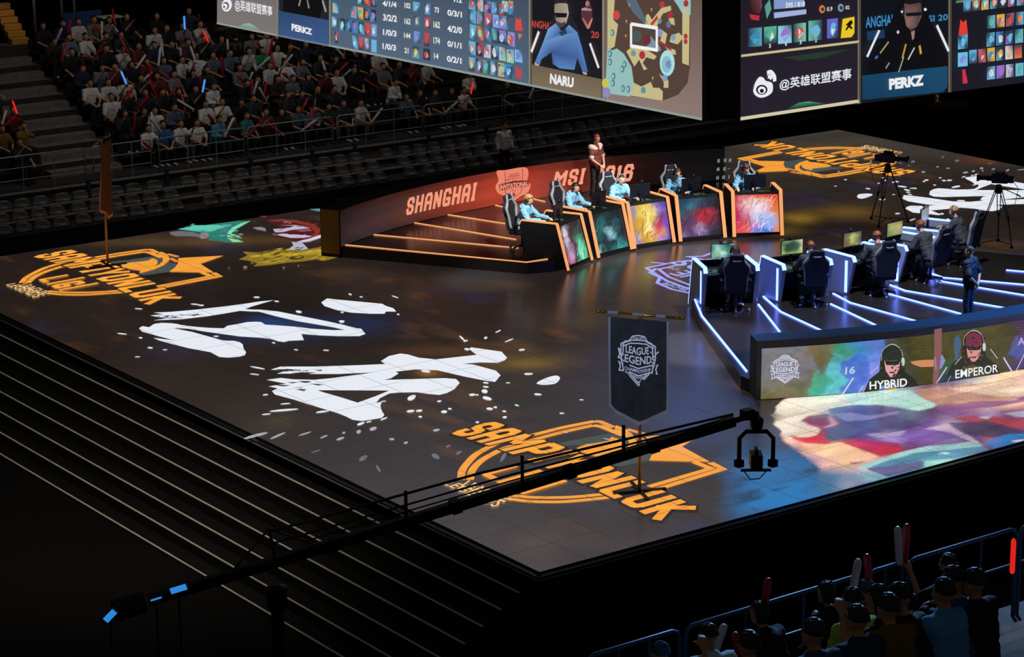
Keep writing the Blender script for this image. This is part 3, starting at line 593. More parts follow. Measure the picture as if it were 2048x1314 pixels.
# -------- far stand
NR = 9
ROWY = lambda r: 32.75 + .85 * r
ROWZ = lambda r: .7 + .36 * r
mb = MB()
prof = [(29.2, GZ), (29.2, .10), (29.95, .10), (29.95, .28), (30.7, .28), (30.7, .45), (31.65, .45), (31.65, .7), (ROWY(1) - .1, .7)]
for r in range(1, NR):
    prof += [(ROWY(r) - .1, ROWZ(r)), (ROWY(r + 1) - .1, ROWZ(r))]
prof += [(41.5, ROWZ(NR - 1)), (41.5, GZ)]
mb.prism(prof, -6, 34, 'x')
stand = tag(mb.build('grandstand', CONCD), 'dark stepped concrete stand behind the stage', 'grandstand', kind='structure')
mb = MB(); mb.box((14, 29.14, -.77), (50, .06, 1.7)); tag(mb.build('wall_stand_front', BLK), kind='structure')
for r, (y, z) in enumerate([(29.95, .28), (30.7, .45), (31.65, .7)]):
    mb = MB(); mb.box((14, y + .06, z + .01), (40, .22, .03)); tag(mb.build('trim_%d' % (5 + r), CONC), kind='structure')
ais = empty('aisle_stair', (7.8, 33.08, .71), kind='structure')
for k in range(15):
    mb = MB(); mb.box((0, .425 * k + .21, .18 * k + .09), (2.3, .425, .18)); mb.build('step', CONC, ais)
# ================================================================== the two podiums
OR_L = mat('amber_light', '6a4020', .5, emit='f4a468', es=1.0)
BL_L = mat('blue_light', '304060', .5); BL_L.node_tree.nodes['Principled BSDF'].inputs['Emission Color'].default_value = (.125, .20, 1, 1)
BL_L.node_tree.nodes['Principled BSDF'].inputs['Emission Strength'].default_value = 5.2
DECK = mat('podium_deck', '26211f', .24, spec=.6)
DESK = mat('desk_black', '121318', .5, spec=.4)
DESKB = mat('desk_side', '8a92a4', .3, spec=.5)
PANEL = img_mat('lit_panel', 1., rough=.25, spec=.5)
WALLM = img_mat('backdrop_glow', 1., rough=.4, spec=.4)
SCRM = img_mat('projection_screen', 1., rough=.8, spec=.1, base=.03)
LEDM = img_mat('led_wall', 1., rough=.5, spec=.2)
def pol(c, r, a): return Vector((c[0] + r * math.cos(R_(a)), c[1] + r * math.sin(R_(a)), 0))
OWC, OWR = (16.87, 7.76), 15.75
BWC, BWR = (17.04, 19.71), 16.23
PZ = .3
def arc(c, r, a0, a1, n): return [pol(c, r, a0 + (a1 - a0) * k / (n - 1)) for k in range(n)]
def strip(name, pts, m, parent, w_=.055, h=.04):
    for a, b in zip(pts, pts[1:]):
        pass
    mb = MB(); V = [Vector(p) for p in pts]
    for a, b in zip(V, V[1:]):
        d = (b - a).normalized(); n_ = Vector((-d.y, d.x, 0)).normalized() * w_ / 2; e = d * w_ / 2
        mb.add([a - n_ - e, b - n_ + e, b + n_ + e, a + n_ - e, a - n_ - e + Vector((0, 0, h)), b - n_ + e + Vector((0, 0, h)), b + n_ + e + Vector((0, 0, h)), a + n_ - e + Vector((0, 0, h))],
               [(0, 3, 2, 1), (4, 5, 6, 7), (0, 1, 5, 4), (1, 2, 6, 5), (2, 3, 7, 6), (3, 0, 4, 7)])
    return mb.build(name, m, parent)
def wall_box(name, c, r0, r1, a0, a1, z0, z1, m, parent, n=40):
    i, o = arc(c, r0, a0, a1, n), arc(c, r1, a0, a1, n)
    mb = MB(); mb.prism([(p.x, p.y) for p in i] + [(p.x, p.y) for p in o[::-1]], z0, z1); return mb.build(name, m, parent)
# ---- first podium, amber light
pod = empty('podium', (16.6, 19, 0)); tag(pod, 'black podium with amber light lines and curved red backdrop', 'podium'); off = Vector((16.6, 19, 0))
def sub(p): return (p[0] - off.x, p[1] - off.y)
WA0, WA1 = 117.6, 66.0
pl = [(9.66, 21.74), (12.38, 17.24), (13.15, 17.02)] + [tuple(pol((16.58, 11.18), 6.7, a))[:2] for a in range(119, 56, -3)] + [(20.6, 17.0), (22.2, 18.6)] + [tuple(p)[:2] for p in arc(OWC, OWR + .1, WA1, WA0, 24)]
mb = MB(); mb.prism([sub(p) for p in pl], .003, PZ); mb.build('platform', DECK, pod)
w_ = wall_box('backdrop', OWC, OWR, OWR + .6, WA0, WA1, .003, 1.3, BLK, pod); w_.location = -off
# face of the backdrop, red glow put into emission, brighter mid-way; u runs to the right from the outer end, v up
def OW(u, v, h=0.): p = pol(OWC, OWR - .012 - h, WA0 + (WA1 - WA0) * u); return Vector((p.x - off.x, p.y - off.y, PZ + .012 + .97 * v))
RED = cgrid(['160d0c 2a1512 3a1d18 421c15 521f17 6a2418 7c2a1b 7a2819 6a2217 481812 2c100d 180c0b 0c0a0a 080808',
             '241a1c 32222a 3e2a2a 54302a 6e2c20 902f1c a8341e a8301c 8c2a1a 5a1d14 34130f 1c0d0c 100d0d 0b0b0b',
             '2a2024 3c2a30 4a2e2e 5c322a 78301f 9c341e b43a20 b03018 8e2a18 58190f 34120f 1e0e0d 15120f 0d0d0d',
             '241c1e 342628 3e2828 4c2a24 682a1c 8a2c18 a03018 a02c16 7e2414 4c170f 2c100d 1a0c0c 141211 0c0c0c'])
picture('backdrop_glow', OW, RED, WALLM, pod, 160, 30, .05, 7., 3.)
A = Art(lambda a, b, h: OW(a, b, h), .014)
def owu(x, y):      # photo pixel on the backdrop -> (u, v)
    d = ray(x, y); o = CAM; best = None
    a, b = d[0], d[1]; ox, oy = o[0] - OWC[0], o[1] - OWC[1]
    A_, B_, C_ = a * a + b * b, 2 * (ox * a + oy * b), ox * ox + oy * oy - OWR ** 2
    t = (-B_ + math.sqrt(B_ * B_ - 4 * A_ * C_)) / (2 * A_)
    p = o + d * t; ang = math.degrees(math.atan2(p[1] - OWC[1], p[0] - OWC[0]))
    return ((ang - WA0) / (WA1 - WA0), (p[2] - PZ - .012) / .97)
SAL = 'f29a7c'
A.block('SHANGHAI', owu(810, 431), owu(948, 401), owu(954, 364), owu(815, 396), SAL, .19, .13)
A.block('MSI 2016', owu(1104, 373), owu(1262, 362), owu(1269, 327), owu(1111, 342), 'f59c7e', .19, .13)
A.build('backdrop_lettering', WALLM, pod)['label'] = 'salmon capitals across the red backdrop'
A = Art(lambda a, b, h: OW(a, b, h), .014)
A.poly([owu(*p) for p in [(992, 342), (1010, 340), (1048, 334), (1056, 345), (1054, 360), (1060, 370), (1054, 385), (1040, 392), (1024, 402), (1008, 392), (994, 385), (990, 372), (996, 360)]], 'e8836a', 3)
A.up(); dk = '8a2c20'
A.stroke([owu(*p) for p in [(1008, 343), (1009, 352), (1009, 385), (1024, 396), (1041, 384), (1044, 350), (1043, 337)]], .018, dk)
A.text('LEAGUE', owu(1018, 351), owu(1036, 348), owu(1036, 345), owu(1018, 348), dk, .02); A.text('LEGENDS', owu(1014, 356), owu(1038, 352), owu(1038, 348.5), owu(1014, 352), dk, .02)
A.text('MID-SEASON', owu(1011, 361), owu(1040, 356), owu(1040, 353.5), owu(1011, 358), dk, .02)
A.poly([owu(*p) for p in [(996, 369), (1026, 361), (1056, 360), (1056, 372), (1026, 375), (998, 381)]], '7a2018'); A.up()
A.text('INVITATIONAL', owu(998, 379.5), owu(1055, 371), owu(1054, 361.5), owu(998, 369.5), 'f2a088', .03); A.text('2016', owu(1020, 382), owu(1030, 380.5), owu(1030, 378), owu(1020, 379.5), dk, .02)
A.poly([owu(*p) for p in [(1022, 391), (1025, 383), (1029, 390), (1025, 392)]], dk)
A.build('backdrop_badge', WALLM, pod)['label'] = 'salmon brushed badge on the red backdrop'
A = Art(lambda a, b, h: OW(a, b, h), .014)
for t, x, y in [('S', 1434, 325), ('H', 1447, 324), ('A', 1457, 324), ('N', 1433, 342), ('G', 1446, 341), ('-', 1455, 340), ('H', 1432, 359), ('A', 1444, 358), ('I', 1456, 357)]:
    if t == '-': A.poly([owu(x, y - 2.5), owu(x + 4, y - 2.8), owu(x + 4, y - 4.1), owu(x, y - 3.8)], '8c8c8c')
    else: A.block(t, owu(x, y), owu(x + (5 if t != 'I' else 2.6), y - .3), owu(x + (5.5 if t != 'I' else 3), y - 7.5), owu(x + .5, y - 7), '8c8c8c', .2, .1)
A.poly([owu(*p) for p in [(1428, 372), (1470, 366), (1476, 372), (1440, 378)]], '3a3a3e')
A.build('small_lettering', WALLM, pod)['label'] = 'small grey letters in three rows at the dark end of the backdrop'
# end cap of the backdrop shows warm gold
mb = MB(); a, b = pol(OWC, OWR + .02, WA0), pol(OWC, OWR + .58, WA0); n_ = Vector((math.cos(R_(WA0 + 90)), math.sin(R_(WA0 + 90)), 0)) * .012
mb.add([a - off + n_ + Vector((0, 0, z)) for z in (.1, 1.28)] + [b - off + n_ + Vector((0, 0, z)) for z in (.1, 1.28)], [(0, 1, 3, 2)])
mb.build('end_panel', mat('gold_panel', '6a4a12', .5), pod)
for pts in [[(691, 490.5), (1052.6, 525.4), (1106, 517)], [(743.8, 469.7), (1035.5, 496.6)], [(823, 445.3), (1030.6, 479.5)], [(889, 429), (1008.6, 447.8)], [(986.7, 410), (1003.8, 414)], [(1063.6, 397.7), (1089, 403.8)]]:
    strip('light_line', [G(*p, PZ) - off for p in pts], OR_L, pod, .038, .025)
# ---- second podium, blue light
pod2 = empty('podium', (17, 8, 0)); tag(pod2, 'black podium with blue light lines and a curved picture wall', 'podium'); off2 = Vector((17, 8, 0))
BA0, BA1 = 242.6, 304.0
pl = [(9.85, 6.1), (12.35, 10.4), (13.1, 11.6)] + [(14.7, 10.9), (16.3, 10.3), (18.1, 10.1), (19.6, 10.6), (21.0, 11.6), (22.3, 11.2), (24.2, 7.5)] + [tuple(p)[:2] for p in arc(BWC, BWR - .5, BA1, BA0, 30)]
mb = MB(); mb.prism([(p[0] - off2.x, p[1] - off2.y) for p in pl], .003, PZ); mb.build('platform', DECK, pod2)
w_ = wall_box('picture_wall', BWC, BWR - .58, BWR, BA0, BA1, .003, 1.28, mat('wall_shell', '3c4248', .5, spec=.4), pod2); w_.location = -off2
for pts in [[(1390, 553), (1390, 600), (1404, 633), (1493, 743)], [(1517, 610), (1559, 664)], [(1527, 594), (1561, 624), (1641, 661)], [(1662, 609), (1753, 652)], [(1667, 588), (1700, 606), (1836, 644)], [(1779, 589), (1920, 628)], [(1781, 571), (1810, 582), (2017, 618)], [(1874, 562), (2060, 593)], [(1864, 548), (1886, 556), (2060, 571)], [(2014, 541), (2060, 545)]]:
    if pts[0] == (1390, 553): pts = pts[1:]
    strip('light_line', [G(*p, PZ) - off2 for p in pts], BL_L, pod2, .042, .025)
def BW(u, v, h=0.): p = pol(BWC, BWR + .012 + h, BA0 + .35 + (BA1 - BA0 - .35) * u); return Vector((p.x - off2.x, p.y - off2.y, .02 + 1.10 * v))
def bwu(x, y):
    d = ray(x, y); o = CAM; ox, oy = o[0] - BWC[0], o[1] - BWC[1]
    A_, B_, C_ = d[0] ** 2 + d[1] ** 2, 2 * (ox * d[0] + oy * d[1]), ox * ox + oy * oy - (BWR + .012) ** 2
    t = (-B_ - math.sqrt(B_ * B_ - 4 * A_ * C_)) / (2 * A_)
    p = o + d * t; ang = math.degrees(math.atan2(p[1] - BWC[1], p[0] - BWC[0])) % 360
    return ((ang - BA0 - .35) / (BA1 - BA0 - .35), (p[2] - .02) / 1.10)
BG = cgrid(['77767c 77767a 7a7676 76684a 3a8a6a 3f93b0 5a7cc8 4a4638 46421e 4e4a22 4e4820 4c4620 4c461e 50481e 4a4420 50305a 7a3048 4c461e 4a4420 4a4420 4a4420 4a4420 4a4420',
            '77767c 7a797e 7c7678 6a5e2c 4ea09a 4470c8 5f86d8 4a4638 45401e 4e4822 4e4820 4c4620 4c461e 4e481e 4a4420 5a3a5a 6a2c50 4c461e 4a4420 4a4420 4a4420 4a4420 4a4420',
            '76757a 78767a 747078 6a6a5a 62b8c4 5474d0 7c88dc 5890b0 45412a 4a4520 4a4520 3e5a2a 4c461e 4a4620 4a4420 5a5a9a 5a3a6a 4c461e 4a4420 4a4420 4a4420 4a4420 4a4420',
            '72700 7a7460'.replace('72700', '727068') + ' 6a6a52 4aa88c 5cc0c4 5070d0 8a90e0 7a88d0 46422a 48441e 3a5a34 35563a 4c461e 3a5032 4a4420 4c58a0 4a3a6a 4c461e 4a4420 4a4420 4a4420 4a4420 4a4420',
            '6a6428 76684a 6a7450 44b09a 66c4c8 4f78d4 8094e0 6a86c8 44402a 46421e 2f4a5a 2f3a4a 4c461e 34483a 4a4420 4a3a6a 3a3a6a 4c461e 4a4420 4a4420 4a4420 4a4420 4a4420'])
UV = bwu(2048, 690)[0]; picture('led_picture', lambda u, v: BW(u * UV * 1.45, v), BG, LEDM, pod2, 420, 70, .05, 24., 8., 4., .22, True)
A = Art(lambda a, b, h: BW(a, b, h), .010)
def person_pic(cx, cy, w, c_h, c_s, c_b, hood=True):    # a capped face looking down, seen on a screen
    A.poly([bwu(cx + a * w, cy + b * w) for a, b in [(-1.25, 1.55), (-1.0, .95), (-.55, .6), (-.5, 0), (-.35, -.45), (0, -.62), (.35, -.45), (.5, 0), (.6, .6), (1.05, .95), (1.3, 1.5)]], c_b); A.up()
    A.poly([bwu(cx + a * w, cy + b * w) for a, b in [(-.42, .05), (-.32, -.4), (0, -.55), (.32, -.4), (.42, .05), (.3, .1), (0, .15), (-.3, .1)]], c_h)
    A.poly([bwu(cx + a * w, cy + b * w) for a, b in [(-.34, .1), (0, .12), (.36, .08), (.32, .5), (.12, .82), (-.08, .84), (-.28, .55)]], c_s); A.up()
    A.poly([bwu(cx + a * w, cy + b * w) for a, b in [(-.34, .1), (0, .12), (.36, .08), (.28, .28), (.05, .3), (-.25, .3)]], '1c2822')
    A.poly([bwu(cx + a * w, cy + b * w) for a, b in [(-.14, .6), (.12, .58), (.1, .66), (-.1, .67)]], '6a3038')
    rq = random.Random(int(cx))
    for q in range(46):
        a, b = rq.uniform(-.5, .5), rq.uniform(-.6, 1.3); k = .04 + .03 * rq.random()
        A.poly([bwu(cx + (a + k * math.cos(t)) * w, cy + (b + k * math.sin(t) * rq.uniform(.5, 1.3)) * w) for t in (0, 1.3, 2.5, 3.8, 5)], rq.choice([c_h, c_b, '3e4430', '4a4a2c', '20261e', c_s if abs(b - .5) < .3 and abs(a) < .25 else c_b]))
    A.stroke([bwu(cx + a * w, cy + b * w) for a, b in [(-.48, .1), (-.42, -.35), (0, -.63), (.4, -.38), (.48, .1)]], .02, 'b8c0b8', 3)
    A.poly([bwu(cx + a * w, cy + b * w) for a, b in [(.42, 0), (.54, .0), (.54, .3), (.42, .3)]], 'c0d0d0', 3)
person_pic(1783, 716, 45, '28302a', 'e4a0a4', '262a22'); A.build('wall_portrait', LEDM, pod2)['label'] = 'portrait in dark cap on the picture wall'
A = Art(lambda a, b, h: BW(a, b, h), .010); person_pic(1946, 687, 43, '7a2c44', 'd89088', '282a20'); A.build('wall_portrait', LEDM, pod2)['label'] = 'portrait with reddish hair on the picture wall'
A = Art(lambda a, b, h: BW(a, b, h), .010); A.n = 5
for p, q, w_ in [((1683, 788), (1705, 754), .045), ((1870, 766), (1891, 733), .045), ((2021, 742), (2004, 714), .045), ((2029, 741), (2048, 702), .045), ((1716, 784), (1724, 770), .02), ((1893, 762), (1899, 750), .02), ((1978, 697), (1992, 716), .02), ((1738, 747), (1754, 732), .018), ((1907, 728), (1921, 712), .018)]:
    A.stroke([bwu(*p), bwu(*q)], w_, 'e0d4e0')
A.poly([bwu(*p) for p in [(1866, 658), (1881, 655), (1881, 700), (1873, 766), (1863, 768), (1866, 700)]], '8a5a58')
A.poly([bwu(*p) for p in [(1818, 722), (1840, 719), (1866, 718), (1866, 732), (1840, 733), (1824, 728)]], 'd08a58'); A.poly([bwu(*p) for p in [(1867, 714), (1882, 708), (1888, 720), (1880, 736), (1868, 738)]], '8a8cc8')
A.poly([bwu(*p) for p in [(1904, 690), (1906, 676), (1912, 668), (1918, 676), (1920, 690), (1916, 704), (1914, 720), (1908, 720)]], '44607a')
A.text('HYBRID', bwu(1737, 778), bwu(1812, 771), bwu(1812, 755), bwu(1737, 762), 'f4f4f0', .018); A.text('EMPEROR', bwu(1908, 756), bwu(1993, 743), bwu(1993, 727), bwu(1908, 739), 'f4f4f0', .008)
A.text('16', bwu(1688, 748), bwu(1708, 746), bwu(1709, 731), bwu(1689, 733), 'a8d0dc', .03); A.text('AN', bwu(2032, 690), bwu(2060, 686), bwu(2060, 670), bwu(2032, 675), 'a0a0e0', .03)
for k in range(7): A.stroke([bwu(1800, 672 + 5 * k), bwu(2052, 632 + 5.4 * k)], .012, '2e2a12')
A.poly([bwu(*p) for p in [(1768, 778), (1776, 773), (1790, 774), (1788, 780), (1776, 783)]], 'c89a40')
A.build('wall_graphics', LEDM, pod2)['label'] = 'white tags and slanting lines on the picture wall'
A = Art(lambda a, b, h: BW(a, b, h), .010); M = lambda u, v: bwu(1541 + u * 58 , 767 - v * 58 - u * 2)
shield(A, M, 'd8dcf4', .016)
A.build('wall_badge', LEDM, pod2)['label'] = 'pale league badge on the picture wall'

# ---- desks
ARTS = [cgrid(['2a2420 4a3a38 2a2024 1c1c1e 141416', '3a2c2c d8c8d8 3a2430 203a34 141a1a', '5a4444 c8b8d4 40203a 2a8a6a 183a30', '6a4a54 a890b8 50204a 5ac89c 1a7a58', '7a3040 c89ac0 30584a 8ae8c8 1c9068', '3a2028 b02838 2a4a44 7ae0b8 188a60']),
        cgrid(['0c1214 10161a 0e1214 0c0e12 0a0c0e', '16383a 1c5658 12343a 0e1c22 0a1014', '1a4c4e 2a7276 0e2a34 2a5a6a 0c141a', '1c585a 16444c 9ad8e4 1a3442 0c1a20', '1a3a44 0e2a34 12242e 2a6a72 123038', 'a0c8d0 1a4a4c 20686a 3aa89a 1a5a56']),
        cgrid(['8a8ab0 d8b040 e8c850 8a70b0 4a3cb0', '9a8aa8 e8c040 f4dc70 a080b8 5a3cc0', 'b89050 d8a02c f0d060 8a4060 7a3aa0', '9a7a50 e8b838 f4d8a0 d03848 6a48b8', 'c0b0d0 e0b02c e8a860 e89078 3a3ca8', '8a78c0 c89828 d8a040 b890c8 30308a']),
        cgrid(['16324a 1a4a66 1c5470 122a3c 0c1018', '1c4a5a 2a6a7a 3a2a40 20242e 0e1016', '3a5a6a 4a3a4c 9a1c30 b83040 14141e', '4a3058 5a3a60 b02438 7a2038 14121c', '6a4a78 50345a a08ab0 4a3a5a 14121a', '8a6a98 5a3c6c 6a4c80 30263e 120f18']),
        cgrid(['c82c48 d03040 e85040 d84030 c83a28', 'd04060 e8b0b0 f0c8c0 e8a090 d85a30', 'c8305a e0a0b8 f4e4ec d8b8d8 e07838', 'b82458 d06a88 c8d0f0 b0c0f0 d88a70', 'd83a50 e05a60 c090c8 90b0f0 e8885a', 'e04a48 e86050 6a80d8 4a70d8 f08a28'])]
LBLD = ['outermost desk on the amber podium, pale and green front panel', 'amber edged desk with the dark teal front panel', 'amber edged desk with the yellow gold front panel', 'amber edged desk with the dark red and blue front panel', 'amber edged desk with the bright pink front panel']
LBLB = ['blue edged desk nearest the picture wall corner', 'blue edged desk, second from the picture wall corner', 'middle desk of the blue lit podium', 'blue edged desk, fourth from the picture wall corner', 'blue edged desk beside the tripod camera']
SIDE = [(0, .06), (.33, 1.25), (1.35, 1.25), (1.41, 1.13), (1.2, .305)]
def make_desk(loc, rz, w_, light, label, grid, group, blue):
    d = empty('gaming_desk', loc, rz, label, 'desk', group)
    for s in (-1, 1):
        x = s * (w_ / 2 - .045)
        side = MB().prism(SIDE, x - .045, x + .045, 'x').build('side_panel', DESKB if blue else DESK, d)
        def edge(a, b, o_=.004):
            (y0, z0), (y1, z1) = a, b; L = math.hypot(y1 - y0, z1 - z0); n_ = Vector((0, (z1 - z0) / L, -(y1 - y0) / L)) * -1
            return [(x + q, y0 - n_.y * t, z0 - n_.z * t) for q, t in ((-.047, o_), (.047, o_), (.047, -.02), (-.047, -.02))], [(x + q, y1 - n_.y * t, z1 - n_.z * t) for q, t in ((-.047, o_), (.047, o_), (.047, -.02), (-.047, -.02))]
        es = [(SIDE[0], SIDE[1]), (SIDE[1], SIDE[2]), (SIDE[2], SIDE[3])]
        mb = MB()
        for a, b in es:
            p, q = edge(a, b, .012); mb.add(p + q, [(0, 1, 5, 4), (1, 2, 6, 5), (2, 3, 7, 6), (3, 0, 4, 7), (0, 3, 2, 1), (4, 5, 6, 7)])
        mb.build('light_strip', light, side)
        if blue:     # upright light on the outer face
            mb = MB(); mb.box((x + s * .05, 1.16, .74), (.012, .085, .78)); mb.build('light_strip', light, side)
    mb = MB(); mb.box((0, .84, 1.05), (w_ - .19, 1.02, .04)); mb.build('table_top', DESK, d, bevel=.006)
    fw = w_ - .19
    mb = MB(); mb.prism([(.05, .08), (.37, 1.21), (.42, 1.21), (.12, .08)], -fw / 2, fw / 2, 'x'); fp = mb.build('front_panel', BLK, d)
    def P(u, v): return Vector(((u - .5) * (fw - .03), .05 + .32 * (.06 + .88 * v) - .008, .08 + 1.13 * (.06 + .88 * v)))
    if not blue:
        picture('panel_picture', P, grid, PANEL, fp, 70, 70, .16, 5., loc[0] * 3)
        A = Art(lambda a, b, h: P(a, b) + Vector((0, -h, h * .28)), .003); rp = random.Random(int(loc[0] * 10)); gy, gx = len(grid), 5
        def gc(u, v, k): c = (np.clip(csample(grid, np.array([u]), np.array([1 - v]))[0] * k, 0, 1)); c = np.where(c < .0031, c * 12.92, 1.055 * c ** (1 / 2.4) - .055); return '%02x%02x%02x' % tuple(int(255 * max(0, min(1, z))) for z in c)
        for q in range(34):      # brush shards
            u, v = rp.uniform(.06, .94), rp.uniform(.06, .94); a = rp.gauss(1.1, .5); l_ = rp.uniform(.06, .26); t_ = rp.uniform(.006, .03); k = rp.choice([.45, .6, 1.5, 2.2])
            cu = [(-1, 0), (-.4, .8), (.3, 1), (1, .2), (.3, .1), (-.4, -.3)]
            A.n = 1 + q % 3; pts = [(u + l_ * math.cos(a) * x - t_ * math.sin(a) * y, v + l_ * math.sin(a) * x + t_ * math.cos(a) * y) for x, y in cu]
            A.poly([(min(.99, max(.01, x)), min(.99, max(.01, y))) for x, y in pts], gc(u, v, k), 3)
        if grid is ARTS[4]:
            for q in range(40): A.n = 4; A.disc(rp.uniform(.05, .95) , rp.uniform(.04, .97), rp.uniform(.006, .016), rp.choice(['f8c8c8', 'f8a8a8', 'ffe0d8']), n=8)
        A.build('panel_brushwork', PANEL, fp)
    mb = MB(); mb.box((0, .5, .7), (fw, .03, .7)); mb.build('modesty_panel', DESK, d)
    return d
OC, BC = (16.58, 11.18), (17.03, 16.28)
OANG = [114.7, 100.2, 87.5, 73.95, 59.85]; BPH = [238.3, 253.5, 269.0, 283.6, 299.5]; BOR = [244.5, 256.6, 269, 281, 293.4]
ODESK = []; BDESK = []
for k, a in enumerate(OANG):
    p = pol(OC, 6.39, a); ODESK.append((p, R_(a - 90)))
    make_desk(p, R_(a - 90), 1.41, OR_L, LBLD[k], ARTS[k], 'desks with amber edges', False)
for k in range(5):
    p = pol(BC, 7.08, BPH[k]) - pol((0, 0), 1.36, BOR[k]); p = p + (G(1412, 546, 1.25) - G(1420, 557, 1.25)); BDESK.append((p, R_(BOR[k] - 90)))
    make_desk(p, R_(BOR[k] - 90), 1.36, BL_L, LBLB[k], None, 'desks with blue edges', True)
def at(desk, x, s, z):      # point in a desk's own frame
    p, rz = desk; return p + Matrix.Rotation(rz, 3, 'Z') @ Vector((x, s, 0)) + Vector((0, 0, z))

# ---- chairs
FAB = mat('chair_fabric', '15171d', .85, noise=.2, scale=60); FABB = mat('chair_back_fabric', '1c2230', .85); GREY = mat('chair_grey', '8f8f94', .6); CHR = mat('chrome', 'b8bcc4', .2, metal=.9); WHT_M = mat('white_mark', 'd8d8d8', .6); PLA = mat('black_plastic', '101114', .4)
def make_chair(label):
    c = empty('gaming_chair', (0, 0, 0)); tag(c, label, 'chair')
    prof = [(.0, .21), (.12, .235), (.36, .24), (.48, .28), (.57, .285), (.68, .19), (.74, .165), (.84, .16), (.88, .13)]
    M = Matrix.Translation((0, .24, .5)) @ Matrix.Rotation(R_(-10), 4, 'X')
    out = [(w_, z) for z, w_ in prof] + [(-w_, z) for z, w_ in prof[::-1]]
    b = MB(); b.prism(out, -.02, .07, 'y', M); bk = b.build('backrest', FABB, c, bevel=.02)
    b = MB(); b.prism([(p[0] * .62, .06 + p[1] * .9) for p in out], -.05, -.01, 'y', M); b.build('back_pad', FAB, bk, bevel=.015)
    b = MB(); b.smooth = True
    for s in (-1, 1): b.tube([M @ Vector((s * (w_ - .02), -.035, z)) for z, w_ in prof], [.04] * 4 + [.045, .035, .03, .03, .025], 8)
    b.build('bolster', GREY, bk)
    b = MB()
    for x, ww in ((-.06, .07), (0, .02), (.06, .07)): b.box((x, .075, .745), (ww, .008, .014), M); b.box((x, -.056, .745), (ww * .8, .008, .014), M)
    b.box((0, .075, .728), (.16, .006, .006), M); b.build('white_stripe', WHT_M, bk)
    b = MB(); b.box((0, .0, .46), (.50, .52, .10)); b.box((-.24, -.02, .49), (.07, .46, .1)); b.box((.24, -.02, .49), (.07, .46, .1)); b.build('seat', FAB, c, bevel=.03)
    for s in (-1, 1):
        b = MB(); b.box((s * .31, 0, .55), (.04, .06, .24)); b.box((s * .29, 0, .43), (.1, .06, .03)); b.box((s * .31, -.02, .685), (.08, .26, .03)); b.build('armrest', PLA, c, bevel=.01)
    b = MB(); b.smooth = True; b.lathe([(.05, .07), (.05, .14), (.03, .16), (.03, .4), (.09, .41), (.09, .43)], 12); b.build('gas_column', PLA, c)
    for k in range(5):
        q = 2 * math.pi * k / 5 + .3; d = Vector((math.cos(q), math.sin(q), 0))
        b = MB(); b.tube([d * .04 + Vector((0, 0, .11)), d * .18 + Vector((0, 0, .1)), d * .32 + Vector((0, 0, .075))], [.032, .026, .02], 8); lg = b.build('leg', CHR if k % 2 else PLA, c)
        b = MB(); b.smooth = True; b.tube([d * .32 + Vector((-d.y, d.x, 0)) * -.025 + Vector((0, 0, .03)), d * .32 + Vector((-d.y, d.x, 0)) * .025 + Vector((0, 0, .03))], .03, 10); b.build('caster', CHR, lg)
    return c
chair0 = make_chair('x'); first = True
def put(o, loc, rz, label, group=None):
    o.location = loc; o.rotation_euler = (0, 0, rz); o['label'] = label; o.scale = (1.05,) * 3 if o.name.startswith('gaming_chair') else (1, 1, 1)
    if group: o['group'] = group
    return o
OCH = ['outermost amber desk', 'desk with the dark teal panel', 'desk with the yellow gold panel', 'desk with the dark red panel', 'desk with the bright pink panel']
BCH = ['blue desk nearest the wall corner', 'second blue desk from the wall corner', 'middle blue desk', 'fourth blue desk from the wall corner', 'blue desk beside the tripod camera']
OCHP = [(0, 1.72, 4), (.0, 1.72, 8), (-.05, 1.75, -4), (-.12, 1.72, -8), (-.05, 1.72, -6)]; BCHP = [(.0, 1.74, -12), (.06, 1.76, -18), (.08, 1.76, -22), (.08, 1.74, -8), (.05, 1.7, -2)]
CH_O, CH_B = [], []
for side, desks, pp, txt, grp in ((0, ODESK, OCHP, OCH, 'gaming chairs on the amber podium'), (1, BDESK, BCHP, BCH, 'gaming chairs on the blue podium')):
    for k in range(5):
        c = chair0 if first else dup(chair0); first = False
        x, s, yaw = pp[k]
        put(c, at(desks[k], x, s, PZ + .002), desks[k][1] + R_(yaw), 'black and grey racing style chair at the ' + txt[k], grp)
        (CH_O, CH_B)[side].append(c)
# ---- monitors, keyboards, mice, webcams
GAME = img_mat('monitor_picture', .95, rough=.3)
GG = [cgrid(['5a9a8c 7ac0ac 3a6a6a 2c5a5a 8ac8c0', '4a8a7a a8d8c8 5aa090 3a7a6a 6ab0a0', '6aa88a 9ac8a8 c8f0e0 4a8a7a 3a6a6a', '7ac0a0 5a9a80 7ab8a8 3a5a5a 6aa8a0']),
      cgrid(['4a6a4a 7a9a6a 5a7a5a a0b080 c8d0a0', '6a8a5a 2c4a3a 2a4438 3a5a4a b0c090', '8aa868 2a4438 34503e 3a5a46 c8d098', '9ac060 7aa050 8ab058 a0b870 b8c880']),
      cgrid(['5a5a44 6a6a4c 7a8250 4a523a 5a6248', '6a6448 7a8450 c8cc60 9a9c54 5a5a44', '7a5a44 6a6a48 b8bc58 7a7c4c 4a4a3a', '6a7048 8a5a40 6a7048 9aa058 7a845a']),
      cgrid(['8a9a50 a0a85a 9aa05a 8a9456 7a8a4a', '7a8a48 b0b468 a8a860 c0b870 8a9a50', '6a8a48 8aa050 b0a868 a8a060 9a9a54', '7a9a50 6a8a44 8a9a50 9aa458 8a9050']),
      cgrid(['7a7c84 8a8c94 8c8e96 84868e 7a7c84', '84868e 9496a0 9a9ca6 8c8e96 80828a', '8a8c94 9a9ca6 9c9ea8 90929a 84868e'])]
